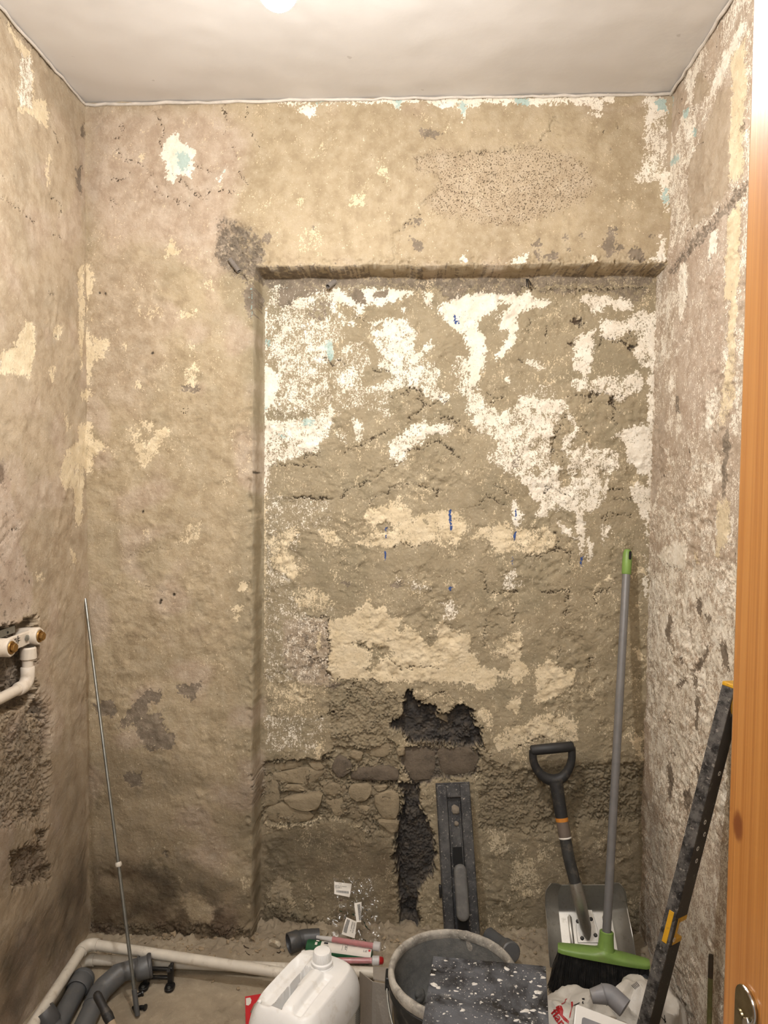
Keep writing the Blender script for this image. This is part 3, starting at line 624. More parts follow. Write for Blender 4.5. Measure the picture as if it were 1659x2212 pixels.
for k in range(210):
    u0, z0 = grng.uniform(NX0 + .03, XR - .02), grng.uniform(0.62, 1.98)
    gouge(B, u0, z0, grng.uniform(.007, .022), grng.uniform(.012, .035), grng.normal(0, .5), grng.uniform(.0015, .0042))
for k in range(120):
    u0, z0 = grng.uniform(XL + .02, NX0 - .03), grng.uniform(0.15, 2.3)
    gouge(B, u0, z0, grng.uniform(.005, .016), grng.uniform(.008, .022), grng.normal(0, .6), grng.uniform(.0006, .0020))
for k in range(60):
    u0, z0 = grng.uniform(NX0, XR - .02), grng.uniform(2.05, 2.5)
    gouge(B, u0, z0, grng.uniform(.005, .014), grng.uniform(.008, .02), grng.normal(0, .6), grng.uniform(.0006, .0016))
# sunk beyond the beam
B.h -= 0.100 * nich
wb = B.mesh('wall_back', PLASTER, lambda u, z, h: np.stack([u, YB - h, z], -1))

def bh(u, z):
    """height of the built back wall at a point (to set things against it)"""
    i = int(np.clip(np.searchsorted(B.us, u), 0, B.sh[1] - 1)); j = int(np.clip(np.searchsorted(B.zs, z), 0, B.sh[0] - 1))
    return YB - float(B.h[j, i])

# loose masonry stones showing in the broken band, each a piece of its own
stone_mat = plain('bare_stone', srgb(152, 138, 114), 0.92, bump=0.004, bscale=70, var=0.10, vscale=22, spec=0.2, dirt=srgb(118, 105, 88), dirt_amt=0.4, dscale=30)
grey_stone = plain('dark_grey_stone', srgb(112, 101, 88), 0.92, bump=0.004, bscale=70, var=0.16, vscale=22, spec=0.2, dirt=srgb(64, 60, 56), dirt_amt=0.5, dscale=30)  # darker grey stone, for the chased hole and two in the band
STONES = [('220,430 360,410 520,370 740,400 700,470 560,540 480,530 300,520 230,490', 0), ('110,440 210,440 280,540 290,690 240,760 120,770', 0), ('300,540 480,540 560,590 490,620 300,600', 0),
          ('120,330 260,305 500,310 520,365 350,405 220,420 120,415', 0), ('310,690 450,640 720,610 690,760 560,800 420,770', 0), ('730,570 800,520 960,560 940,620 830,660 740,640', 0), ('970,610 1010,540 1200,530 1210,650 1120,720 1010,690', 0),
          ('1220,560 1360,540 1370,580 1270,610', 0), ('970,760 1210,750 1110,910 970,850', 0), ('1240,640 1480,570 1480,870 1350,890 1240,760', 0), ('720,700 950,660 960,850 850,870 790,760', 0),
          ('1130,210 1250,120 1410,130 1370,270 1200,270', 0), ('1020,190 1130,215 1100,310 980,260', 0), ('870,240 1000,300 1020,400 900,480 800,380', 1), ('1020,380 1350,350 1480,400 1470,500 1350,490 1000,500', 1),
          ('820,480 890,460 910,510 850,530', 0), ('150,790 340,705 640,830 560,915 250,938 165,900', 0), ('1460,160 1540,160 1540,230 1470,230', 0), ('560,320 700,310 740,390 640,400', 0), ('1260,880 1480,890 1470,1010 1350,970', 0)]
def stone(crop, s, mat, k, proud=0.012):
    pt = [onY(x, y, YN) for x, y in pts_px(crop, s)]
    rng = random.Random(k * 13 + 5)
    # subdivide the outline and round it a little
    pl = []
    for i in range(len(pt)):
        a, b = pt[i], pt[(i + 1) % len(pt)]
        pl += [a * 0.82 + b * 0.18, a * 0.5 + b * 0.5, a * 0.18 + b * 0.82]
    c = sum(pl, Vector()) / len(pl); base = bh(c.x, c.z)
    tx, tz = rng.uniform(-0.10, 0.10), rng.uniform(-0.10, 0.10)
    out = []
    for f, d in ((1.05, -0.016), (1.02, 0.40), (0.90, 0.85), (0.5, 0.97)):
        r = []
        for p in pl:
            q = c + (p - c) * f
            j = rng.gauss(0, 0.0012) if d > 0 else 0
            y = base - (proud * d if d > 0 else d) + (q.x - c.x) * tx + (q.z - c.z) * tz + j
            r.append(Vector((q.x + rng.gauss(0, 0.0008), y, q.z + rng.gauss(0, 0.0008))))
        out.append(r)
    MB().rings(out, False, True).build('stone', mat, wb, smooth=42)
for k, (s, g) in enumerate(STONES): stone('S6', s, grey_stone if g else stone_mat, k, 0.006 + 0.006 * ((k * 7) % 5) / 4)
for k, s in enumerate(('360,600 600,610 590,700 575,860 400,880 330,720', '600,612 850,620 940,670 900,830 640,850')): stone('H6', s, grey_stone, 40 + k, 0.008)

# ------------------------------------------------------------------ left wall
def grid_y(y0, y1, y2, fine, coarse):
    return np.concatenate([np.arange(y0, y1, coarse), np.arange(y1, y2, fine)])
L = Field(grid_y(0.44, 1.50, 2.16, 0.003, 0.02), np.arange(-0.02, 2.535, 0.0033), 0.0032, lambda x, y: (lambda p: (p.y, p.z))(onX(x, y, XL)), 31)
m1 = L.N(3, 0.008, 0.06, 0.8); m2 = L.N(4, 0.05, 0.5, 1.2); m3 = L.N(5, 0.010, 0.09, 1.1); m4_ = L.N(6, 0.02, 0.16, 1.2)
tt = m4_ * 1.4 + m3 * 0.3; ter = np.floor(tt) + sst(tt - np.floor(tt), 0, 0.3)
L.h += m2 * 0.0012 + m1 * 0.0002 + ter * 0.0006 * sst(L.N(7, 0.08, 0.5, 1.2), -0.3, 0.9)
L.c['pink'] += 0.30 + 0.35 * sst(L.N(8, 0.1, 0.6, 1.2), 0.2, 1.5); L.c['olive'] += 0.3 * sst(L.N(9, 0.1, 0.6, 1.2), 0.2, 1.5)
P, K = L.poly, L.crack
P('cream', 0.92, 'L0', '40,120 110,230 190,310 205,600 270,605 292,680 280,785 250,742 190,692 150,690 108,650 98,560 130,330 90,260', dh=-0.0015)
P('white', 0.6, 'L0', '130,330 190,340 195,640 120,640 108,560')
for v, s in ((0.85, '268,965 300,920 305,985'), (0.8, '270,1000 290,1000 300,1100 280,1100'), (0.9, '-40,2100 80,2085 130,2040 150,1905 205,1960 190,2211 -40,2211'), (0.8, '470,1580 500,1580 505,1900 490,2211 478,2211')):
    P('cream', v, 'L0', s, dh=-0.001)
P('cream', 0.93, 'L8', '-60,260 20,185 90,155 140,10 205,20 218,170 195,332 20,325 -60,330', dh=-0.0015); P('white', 0.7, 'L8', '-40,250 0,240 20,300 0,335 -40,330')
for v, s in ((0.85, '520,430 592,430 562,495 515,480'), (0.85, '505,640 575,625 600,740 600,850 582,962 548,940 532,1100 520,1285 488,1285 466,1050 400,1052 378,990 400,850 500,740'), (0.8, '448,1430 490,1470 492,1545 460,1530'), (0.6, '345,10 400,15 385,100 345,90'), (0.5, '310,260 370,270 340,390'), (0.6, '230,1600 280,1610 245,1665'), (0.5, '400,560 470,650 430,680')):
    P('cream', v, 'L8', s, dh=-0.001)
P('pink:0.9+grey:0.20', 0, 'L8', '-60,890 60,880 90,1120 130,1250 135,1420 210,1640 205,1850 100,1900 -60,1960', soft=0.006, dh=-0.0015)
P('damp_shade', 0.6, 'L8', '-60,880 20,890 50,960 10,1010 -60,1010', soft=0.012)
P('damp_shade', 0.3, 'P', '-20,1560 180,1640 190,2000 -20,2212', soft=0.06)
P('damp_shade', 0.62, 'F1', '300,480 430,260 545,80 560,600 250,900 100,1221 -20,1221 -20,760', soft=0.04)
P('damp_shade', 0.12, 'P', '150,232 186,232 188,500 160,420', soft=0.03); P('grey:0.7+damp_shade:0.3', 0, 'L0', '480,740 505,720 505,830 482,810'); P('grey:0.7', 0, 'L0', '450,1000 490,990 490,1160 465,1130')  # first patch: slightly darker beside the back corner
P('grey:0.62+rough:1', 0, 'M5', '-80,420 250,335 420,250 432,600 400,1000 440,1120 350,1290 -80,1440', dh=-0.030, soft=0.004)
P('rough:1', 0, 'M5', '-80,1400 330,1290 440,1150 545,1250 575,1500 560,2400 500,2600 -80,2700', dh=-0.010, soft=0.022)
P('grey:0.5+damp_shade:0.3', 0, 'M5', '430,1180 545,1300 560,1480 480,1420 370,1390', dh=-0.012); P('damp_shade:0.35', 0, 'M5', '210,1500 340,1300 380,2000 240,2211 230,1800', soft=0.01)
P('damp_shade:0.3', 0, 'M5', '490,1500 570,1520 555,2211 495,2000', dh=-0.008, soft=0.008)
for s in ('20,1840 90,1820 110,1900 30,1920', '75,1800 105,1790 95,1825'):
    P('damp_shade:0.6+rough:1', 0, 'P', s, dh=-0.012)
for s in ('0,1170 60,1210 140,1270 220,1340', '300,740 330,800 350,860', '300,1170 370,1220 365,1290', '310,1400 380,1420', '280,1750 330,1760', '20,100 100,180 200,280 400,490 500,600', '0,1040 40,1080'):
    K('L0', s, 0.003, 0.8)
for s in ('0,1010 40,1030 50,1060', '0,1400 60,1350 130,1280', '345,100 380,60'):
    K('L8', s, 0.003, 0.7)
r4 = L.N(21, 0.012, 0.10, 1.2); r3 = L.N(20, 0.01, 0.05, 1.0); rt = r4 * 1.8; rter = np.floor(rt) + sst(rt - np.floor(rt), 0, 0.3)
L.h += L.c['rough'] * (rubble(L, 5, 0.030, 0.8, 0.007) + rubble(L, 6, 0.012, 1.0, 0.002) + r3 * 0.0012)
L.mesh('wall_left', PLASTER, lambda u, z, h: np.stack([XL + h, u, z], -1))

# ------------------------------------------------------------------ right wall
Rw = Field(grid_y(0.44, 1.45, 2.30, 0.003, 0.02), np.arange(-0.02, 2.535, 0.0033), 0.0032, lambda x, y: (lambda p: (p.y, p.z))(onX(x, y, XR)), 51)
m1 = Rw.N(3, 0.008, 0.06, 0.8); m2 = Rw.N(4, 0.05, 0.5, 1.2); m3 = Rw.N(5, 0.010, 0.09, 1.1, az=0.6); m4_ = Rw.N(6, 0.02, 0.16, 1.2, az=0.4)
tt = m4_ * 1.5 + m3 * 0.3; ter = np.floor(tt) + sst(tt - np.floor(tt), 0, 0.3)
Rw.h += m2 * 0.0012 + m1 * 0.0003 + ter * 0.0009 * sst(Rw.N(7, 0.1, 0.6, 1.2), -0.8, 0.6)
Rw.c['olive'] += 0.30; Rw.c['white'] += 0.36 + 0.10 * Rw.N(15, 0.03, 0.4, 1.2, az=0.4)
Rw.c['pink'] += 0.75
P, K = Rw.poly, Rw.crack
P('white:0.56', 0, 'R6', '185,560 250,430 300,320 400,180 470,20 525,-20 500,90 420,300 335,560 340,680 330,880 270,980 250,1330 185,1330 170,900')
P('white', 0.85, 'R6', '180,600 215,560 215,820 200,1000 180,1000')
for s in ('205,935 252,920 245,962 188,985', '268,665 302,650 292,722', '180,560 200,560 195,700 180,700', '315,780 350,760 340,830'):
    P('teal', 0.85, 'R6', s)
P('teal:0.9+damp_shade:0.4', 0, 'R6', '305,250 362,200 352,282 300,312')
P('damp_shade:0.55', 0, 'R6', '190,500 260,420 330,330 280,340 200,450', soft=0.006); P('damp_shade:0.6', 0, 'R6', '470,0 500,0 480,70 460,60', soft=0.005)  # darker strips close under the ceiling
P('white', 0.85, 'R6', '615,120 632,150 542,370 470,535 430,500 520,350 570,230'); P('white', 0.6, 'R6', '550,0 640,0 602,70 540,110')
P('white', 0.82, 'R6', '300,965 330,880 388,850 380,922 320,982')
P('pink:0.5+cream:0.30+white:0', 0, 'R6', '300,980 400,760 480,545 545,520 545,1100 520,1165 330,1372 300,1200', dh=0.002); P('cream:0.3+white:0+pink:0.4', 0, 'R6', '330,620 340,480 370,410 420,500 432,540 380,600', dh=0.002)
P('pink:0.9+white:0.20', 0, 'R6', '170,1500 300,1400 520,1250 520,1600 500,2230 200,2230 270,1800 200,1680', soft=0.008)
P('cream', 0.86, 'R6', '560,330 645,225 642,600 622,1080 545,1082 550,600', dh=0.0015); P('cream', 0.93, 'R6', '537,1262 606,1200 602,1600 582,1900 580,2112 540,2112 550,1800 516,1782', dh=0.0015)
P('white', 0.95, 'R6', '438,1382 472,1368 462,1502 410,1545', dh=0.002); P('white', 0.78, 'R6', '250,1580 292,1560 282,1800 242,1942 230,1762')
P('grey:0.42+rough:0.8+white:0.1', 0, 'R6', '168,1620 300,1440 640,1075 640,1150 400,1420 190,1660', dh=-0.004)
P('bare', 0, 'R6', '190,520 260,470 300,560 250,760 220,860 190,780'); P('white:0.1', 0, 'R6', '400,260 480,140 500,100 470,330 440,420')
P('damp_shade:0.7', 0, 'R6', '612,750 635,735 630,795 615,770', soft=0.004)
P('pink:0.9+white:0.22', 0, 'R7', '210,-20 480,-20 480,400 420,600 262,700 240,430 200,300', soft=0.008)
P('white', 0.66, 'R7', '400,400 472,378 460,602 400,642'); P('cream', 0.93, 'R7', '540,-20 582,-20 580,160 538,160', dh=0.0015); P('cream', 0.62, 'R7', '530,180 582,180 570,452 520,622 482,600 492,450'); P('cream', 0.88, 'R7', '470,1060 552,1045 542,1262 480,1400 458,1400', dh=0.0015)
P('white', 0.64, 'R7', '380,850 440,900 442,1000 380,1030'); P('white', 0.86, 'R7', '108,1380 150,1340 280,1295 302,1420 262,1475 120,1425', dh=0.0015); P('cream', 0.85, 'R7', '330,1325 372,1455 340,1405')
P('grey:0.55+white:0', 0, 'R7', '510,620 552,640 520,1052 488,980'); P('grey:0.5', 0, 'R7', '218,430 237,430 247,600 214,520')
P('olive:0.9+white:0.12', 0, 'R7', '90,560 160,520 150,900 110,960 80,1100 75,800'); P('olive:0.6+white:0.3', 0, 'R7', '200,700 300,740 280,1180 200,1100')
P('white:0.60+pink:0.7+rough:0.25', 0, 'R7', '55,1480 560,1440 640,1400 640,2230 55,2230', soft=0.01)
P('white:0.58+pink:0.7+rough:0.25', 0, 'G8', '200,80 640,0 680,1000 400,1100 215,900', soft=0.02)
for s in ('158,1835 186,1728 202,1800 180,1905', '338,1640 370,1650 362,1765 340,1700', '388,1742 432,1740 420,1795', '485,1900 522,1900 542,2100 500,2052', '318,2120 352,2110 346,2195', '228,2170 300,2110 430,1895 405,2000 262,2155', '245,1990 262,1985 260,2030', '190,1950 205,1940 205,2010'):
    P('grey:0.9+white:0', 0, 'R7', s, dh=-0.002, soft=0.003)
for s in ('300,678 326,690 342,790 312,912 304,780', '398,830 440,818 452,900 432,985 400,900', '458,180 482,190 476,242', '468,690 490,700 502,760 480,802', '463,280 502,300 480,482 460,470', '322,608 342,610 335,632', '310,410 325,420 318,460', '255,675 268,675 262,692', '440,290 450,300 445,320', '480,600 515,640 490,620', '385,60 400,70 395,95', '355,210 420,170 400,215 365,240', '565,560 570,600'):
    P('grey:0.9+white:0', 0, 'G8', s, dh=-0.002, soft=0.003) if len(s.split()) > 2 else None
P('white:0.50+damp_shade:0.04+pink:0.9', 0, 'G8', '180,1000 660,1000 660,2230 230,2230', soft=0.05)
P('damp_shade:0.30', 0, 'G8', '175,880 260,900 330,1200 260,1650 215,1850 160,1850', soft=0.05)
P('damp_shade:0.20', 0, 'G8', '420,1500 560,1500 640,1900 640,2230 260,2230', soft=0.06)
for s in ('300,980 330,880 385,850', '240,700 240,640 270,560 300,490', '330,1370 330,1290', '360,860 365,740 400,690 440,690 470,640 490,560', '330,680 320,620 345,470 370,415 400,440 410,510', '280,1560 275,1800 240,1945', '410,1545 455,1510', '500,85 490,170 450,280 455,380', '200,1330 240,1320 270,1350 320,1385'):
    K('R6', s, 0.003, 0.8)
for s in ('80,1100 110,940 150,900', '300,720 280,1180', '110,1425 180,1440 260,1475', '530,1260 550,1060', '575,1470 570,1330'):
    K('R7', s, 0.003, 0.8)
r4 = Rw.N(21, 0.012, 0.10, 1.2); Rw.h += Rw.c['rough'] * r4 * 0.0035
Rw.mesh('wall_right', PLASTER, lambda u, z, h: np.stack([XR - h, u, z], -1))

# ------------------------------------------------------------------ ceiling and floor
def ceiling_mat():
    t = NT('ceiling_paint'); co = t.coord()
    c = t.mix(t.ramp(t.noise(co, 3, 4), 0.35, 0.65), srgb(208, 203, 198), srgb(217, 212, 207))
    sp = t.ramp(t.noise(co, 26, 2, 0.5), 0.755, 0.79)
    c = t.mix(t.math('MULTIPLY', sp, 0.35), c, srgb(150, 140, 130))
    t.set(Base_Color=c, Roughness=0.7); t.b.inputs['Specular IOR Level'].default_value = 0.2
    t.bump(t.noise(co, 60, 4), 0.0006, 0.6); return t.m
CF = Field(np.arange(XL - 0.03, XR + 0.06, 0.02), np.arange(0.44, 2.16, 0.02), 0.02, None, 71)
CF.h += CF.N(3, 0.06, 0.6, 1.2) * 0.0010
struct(CF.mesh('ceiling', ceiling_mat(), lambda u, z, h: np.stack([u, z, ZC - h], -1)))
trim_m = plain('caulk_bead', srgb(206, 198, 188), 0.6, bump=0.001, bscale=120)
def bead(name, pts, r):
    rng = random.Random(5); q = []
    for i in range(len(pts) - 1):
        a, b = Vector(pts[i]), Vector(pts[i + 1]); n = max(2, int((b - a).length / 0.03))
        for k in range(n): q.append(a.lerp(b, k / n) + Vector((rng.gauss(0, .0012), rng.gauss(0, .0012), rng.gauss(0, .0012))))
    q.append(Vector(pts[-1]))
    return struct(MB().tube(q, [r * rng.uniform(0.7, 1.2) for _ in q], 8).build(name, trim_m))
bead('trim_1', [(XL + .004, YB - .006, ZC - .006), (XR, YB - .006, ZC - .004)], 0.0042)
bead('trim_2', [(XL + .006, 0.6, ZC - .004), (XL + .006, YB, ZC - .006)], 0.0036)
bead('trim_3', [(XR - .006, 0.6, ZC - .004), (XR - .006, YB, ZC - .005)], 0.0045)

def floor_mat():
    t = NT('dusty_screed'); co = t.coord()
    c = t.mix(t.ramp(t.noise(co, 6, 6, 0.62), 0.3, 0.7), srgb(146, 133, 114), srgb(172, 158, 136))
    c = t.mix(t.math('MULTIPLY', t.ramp(t.noise(co, 40, 6, 0.7), 0.5, 0.75), 0.5), c, srgb(194, 179, 154))
    c = t.mix(t.math('MULTIPLY', t.ramp(t.noise(co, 15, 6, 0.7), 0.58, 0.72), 0.6), c, srgb(110, 97, 78))
    c = t.mix(t.math('MULTIPLY', t.ramp(t.noise(co, 160, 2), 0.70, 0.76), 0.6), c, srgb(86, 72, 56))
    t.set(Base_Color=c, Roughness=0.93); t.b.inputs['Specular IOR Level'].default_value = 0.2
    t.bump(t.math('ADD', t.noise(co, 70, 6, 0.7), t.math('MULTIPLY', t.noise(co, 350, 3), 0.4)), 0.003, 0.8); return t.m
FF = Field(np.arange(XL - 0.03, XR + 0.06, 0.006), np.concatenate([np.arange(0.44, 1.4, 0.03), np.arange(1.4, 2.24, 0.006)]), 0.006, None, 73)
ridge = sst(FF.Z, 1.98, 2.12) * (0.4 + 0.6 * sst(FF.U, -0.86, -0.70)) * (0.35 + 0.65 * sst(FF.N(5, 0.02, 0.2, 1.1), -0.6, 1.2))
FF.h += FF.N(3, 0.02, 0.3, 1.2) * 0.0012 + ridge * 0.014 * (1 + 0.35 * FF.N(6, 0.012, 0.06, 1.0)) + sst(FF.Z, 1.95, 2.1) * FF.N(7, 0.012, 0.05, 1.0) * 0.0014
FLOOR_MAT = floor_mat()
struct(FF.mesh('floor', FLOOR_MAT, lambda u, z, h: np.stack([u, z, h], -1)))

# ------------------------------------------------------------------ hanging bulb (the room's lamp)
BP = onY(600, -26, 1.07)
def glow():
    t = NT('bulb_glass'); t.set(Base_Color=(1, 1, 1, 1), Roughness=0.4)
    t.b.inputs['Emission Color'].default_value = BULB_COL + (1,); t.b.inputs['Emission Strength'].default_value = BULB_L
    return t.m
lamp = thing('hanging_bulb', 'bare white bulb hanging on a cord just under the ceiling', 'lamp', BP)
prof = []
for i in range(15):
    a = math.pi * i / 14 * 0.86
    prof.append((0.030 * math.sin(a) + 1e-5, -0.030 * math.cos(a)))
MB().lathe(prof + [(0.0135, 0.040)], BP, (0, 0, 1), 24).build('bulb', glow(), lamp, smooth=180)
wp = plain('white_bakelite', srgb(228, 224, 216), 0.4)
MB().lathe([(0.0, 0.038), (0.018, 0.038), (0.019, 0.075), (0.012, 0.095), (0.0, 0.097)], BP, (0, 0, 1), 20).build('lamp_holder', wp, lamp)
MB().tube([BP + Vector((0, 0, 0.09)), Vector((BP.x + .004, BP.y, (BP.z + ZC) / 2)), Vector((BP.x, BP.y, ZC - .004))], 0.0035, 8).build('cord', wp, lamp)

def proj(p):
    q = np.array(p) - CAM
    return IW / 2 + FPX * (q @ _r) / (q @ _d), IH / 2 - FPX * (q @ _u) / (q @ _d)
def along(a, b, y):
    """point of the segment a-b seen at picture height y in the survey photo"""
    lo, hi = 0.0, 1.0
    up = proj(a)[1] < proj(b)[1]
    for _ in range(40):
        m = (lo + hi) / 2
        if (proj(a.lerp(b, m))[1] < y) == up: lo = m
        else: hi = m
    return a.lerp(b, lo)
def axes(u, hint):
    u = Vector(u).normalized(); v = (Vector(hint) - u * u.dot(Vector(hint))).normalized(); return u, v, u.cross(v)
def frame(o, u, v, w):
    m = Matrix.Identity(4)
    for i in range(3): m[i][0], m[i][1], m[i][2], m[i][3] = u[i], v[i], w[i], o[i]
    return m

# ------------------------------------------------------------------ pine door frame (the photo is taken through the doorway)
def pine():
    t = NT('varnished_pine'); co = t.coord()
    g = t.noise(t.coord((1, 6, 0.05)), 26, 5, 0.6, 0.4); g2 = t.noise(t.coord((1, 20, 0.02)), 30, 4, 0.6)
    c = t.mix(t.ramp(g, 0.3, 0.7), srgb(178, 112, 48), srgb(206, 143, 74))
    c = t.mix(t.math('MULTIPLY', t.ramp(g2, 0.52, 0.7), 0.45), c, srgb(150, 86, 34))
    for x, y in ((1658, 1073), (1588, 1785)):
        k = onX(x, y, 0.247)
        d = t.add('ShaderNodeVectorMath', operation='DISTANCE')
        mp = t.add('ShaderNodeMapping'); t.link(co, mp.inputs[0]); mp.inputs[3].default_value = (1, 1.3, 0.75)
        t.link(mp.outputs[0], d.inputs[0]); d.inputs[1].default_value = (k.x, k.y * 1.3, k.z * 0.75)
        dd = t.math('ADD', d.outputs['Value'], t.math('MULTIPLY', t.noise(co, 60, 3), 0.006))
        c = t.mix(t.ramp(dd, 0.014, 0.0085, 0, 0.85), c, srgb(120, 56, 22))
    t.set(Base_Color=c, Roughness=0.36); t.b.inputs['Coat Weight'].default_value = 1.0; t.b.inputs['Coat Roughness'].default_value = 0.15
    t.bump(g2, 0.0006, 0.5)
    return t.m
PINE = pine()
d1 = bpy.data.objects.new('door_1', None); COL.objects.link(d1); struct(d1)
d1.location = (0.27, 0.52, 0)
JO, JE, JN = Vector((0.247, 0.57, 0)), Vector((0.165, -0.986, 0)).normalized(), Vector((-0.986, -0.165, 0)).normalized()
MB().prism([(0, 0), (0.20, 0), (0.20, 2.12), (0, 2.12)], JO, JE, (0, 0, 1), -JN, 0.045).build('jamb', PINE, d1, bevel=0.003)
MB().box((-0.648, 0.46, 1.06), (0.042, 0.22, 2.12)).build('jamb', PINE, d1, bevel=0.003)
MB().box((-0.19, 0.46, 2.141), (0.96, 0.22, 0.042)).build('head', PINE, d1, bevel=0.003)
brass = plain('worn_steel_plate', srgb(150, 138, 108), 0.30, metal=1.0, var=0.2, vscale=60, dirt=srgb(96, 84, 52), dirt_amt=0.6)
chrome = plain('bright_steel', srgb(200, 196, 190), 0.18, metal=1.0, var=0.05)
k0 = onY(1612, 2141, 0.545)
def stadium(w, h, n=10, full=True):
    r = w / 2; out = []
    for i in range(n + 1): a = math.pi * i / n; out.append((r * math.cos(a), h / 2 - r + r * math.sin(a)))
    for i in range(n + 1): a = math.pi + math.pi * i / n; out.append((r * math.cos(a), -h / 2 + r + r * math.sin(a)))
    return out
sp_o = JO + JE * ((Vector((k0.x, k0.y, 0)) - JO).dot(JE) + 0.006) + Vector((0, 0, k0.z - 0.075))
JZ = Vector((0, 0, 1))
strike = MB().prism(stadium(0.026, 0.165), sp_o, JE, JZ, JN, 0.0018).build('strike_plate', brass, d1, bevel=0.0005)
lip = [sp_o + JN * 0.0024 + JE * (0.0128 * math.cos(a)) + JZ * (0.0698 + 0.0128 * math.sin(a)) for a in np.linspace(-0.9, 1.7, 12)]
MB().tube(lip, 0.0013, 8).build('plate_rim', chrome, strike)
MB().prism([(0.001, 0.02), (0.0105, 0.02), (0.0105, 0.055), (0.006, 0.064), (0.001, 0.060)], sp_o + JN * 0.0018, JE, JZ, JN, 0.003).build('latch_lip', chrome, strike, bevel=0.001)
dark = plain('dark_recess', (0.01, 0.009, 0.008, 1), 0.9)
MB().prism([(-0.005, 0.0), (0.000, 0.0), (0.000, 0.03), (-0.005, 0.03)], sp_o + JN * 0.0018, JE, JZ, JN, 0.0004).build('keep_hole', dark, strike)
MB().lathe([(0, 0.0016), (0.0035, 0.0014), (0.004, 0)], sp_o + JN * 0.0018 - JE * 0.005 + JZ * 0.058, JN, 14).build('screw', brass, strike)
wall_m = plain('painted_plaster', srgb(205, 194, 176), 0.85, bump=0.002, bscale=80)
struct(MB().box((0.51, 0.50, 1.26), (0.44, 0.14, 2.52)).build('wall_front', wall_m))
struct(MB().box((-0.855, 0.50, 1.26), (0.37, 0.14, 2.52)).build('wall_front', wall_m))
struct(MB().box((-0.19, 0.50, 2.342), (0.958, 0.14, 0.356)).build('wall_front', wall_m))

# ------------------------------------------------------------------ threaded rod in the left corner
zinc = plain('zinc_plated', srgb(150, 152, 148), 0.32, metal=0.85, var=0.15, vscale=40, dirt=srgb(110, 104, 92), dirt_amt=0.3)
whitep = plain('dirty_white_plastic', srgb(214, 206, 192), 0.42, var=0.06, vscale=20, dirt=srgb(150, 132, 108), dirt_amt=0.45, dscale=30)
rb = onZ(297, 2194, 0.006); rt_ = onY(184, 1293, 2.078)
rod = thing('threaded_rod', 'thin zinc threaded rod leaning in the left corner of the room', 'rod', rb)
mid = along(rt_, rb, 1867)
MB().tube([rt_, mid], 0.0043, 12).build('upper_length', zinc, rod)
MB().tube([mid, rb.lerp(mid, 0.03)], 0.0048, 12).build('lower_length', zinc, rod)
dgrey = plain('dark_grey_plastic', srgb(78, 78, 78), 0.5, var=0.1)
ud = (rb - mid).normalized()
MB().lathe([(0.0, -0.006), (0.0075, -0.006), (0.0088, -0.002), (0.0088, 0.003), (0.0068, 0.006), (0.0, 0.006)], mid, ud, 16).build('clip', whitep, rod)
MB().lathe([(0.0, 0.0), (0.0066, 0.0), (0.0066, 0.062), (0.0, 0.062)], rb, -ud, 14).build('foot_sleeve', dgrey, rod, bevel=0.0008)

# ------------------------------------------------------------------ two white water pipes round the corner
PR = 0.0142
def pipe(lbl, pts, fitR, elbows, name='water_pipe'):
    o = thing(name, lbl, 'pipe', pts[0])
    path = []
    for i, p in enumerate(pts):
        if 0 < i < len(pts) - 1 and i in elbows: path += arc(pts[i - 1], p, pts[i + 1], 0.022, 8)
        else: path.append(p)
    MB().tube(path, PR, 18).build('pipe', whitep, o)
    for i in elbows:
        a = (pts[i - 1] - pts[i]).normalized(); b = (pts[i + 1] - pts[i]).normalized()
        q = [pts[i] + a * 0.036] + arc(pts[i - 1], pts[i], pts[i + 1], 0.024, 8) + [pts[i] + b * 0.036]
        MB().tube(q, fitR, 20).build('elbow', whitep, o, smooth=50)
    return o
zA, zB = 0.050, 0.0230
pipe('upper of two white water pipes turning the left corner, ending behind the canister', [onZ(40, 2262, zA + .016), onZ(186, 2038, zA + .026), onZ(560, 2094, zA + .006), onZ(655, 2110, zA)], 0.0172, (1,))
pipe('lower of two white water pipes on the floor, reaching right to the grey cardboard', [onZ(24, 2290, zB), onZ(178, 2072, zB), onZ(500, 2086, zB), onZ(808, 2101, zB)], 0.0172, (1,))

# ------------------------------------------------------------------ grey drain fittings on the left
pvc = plain('grey_pvc', srgb(92, 93, 94), 0.42, var=0.08, vscale=18, dirt=srgb(134, 122, 104), dirt_amt=0.35, dscale=22)
pvc_d = plain('charcoal_pvc', srgb(74, 74, 75), 0.40, var=0.08, vscale=18, dirt=srgb(120, 108, 92), dirt_amt=0.25)
def hollow_end(mb, p, d, r, depth=0.03, wall=0.0028):
    """an open socket end: rim and inner bore"""
    mb.lathe([(r, 0.0), (r, -0.0015), (r - wall, -0.0015), (r - wall, depth), (0.0, depth)], p, -Vector(d), 24); return mb
def socket(p, d, r, ln, mat, parent, name='socket'):
    d = Vector(d).normalized(); p = Vector(p)
    mb = MB().lathe([(r * 0.93, -ln), (r, -ln + 0.004), (r, -0.001), (r - 0.0006, 0), (r - 0.003, 0), (r - 0.0035, -0.002), (r - 0.0035, -ln * 0.9), (0.0, -ln * 0.9)], p, d, 26)
    return mb.build(name, mat, parent)
r = 0.0250
dp = [onZ(160, 2262, r), onZ(216, 2142, r + .006), onZ(252, 2104, r + .024), onZ(296, 2091, r + .029)]
drain = thing('drain_pipe', 'grey plastic drain pipe with a bend, its open socket by the black bracket', 'pipe', dp[0])
dirn = (dp[3] - dp[2]).normalized()
MB().tube([dp[0], dp[1], dp[2], dp[3]], r, 24).build('pipe', pvc, drain)
a1 = (dp[0] - dp[1]).normalized(); a2 = (dp[2] - dp[1]).normalized()
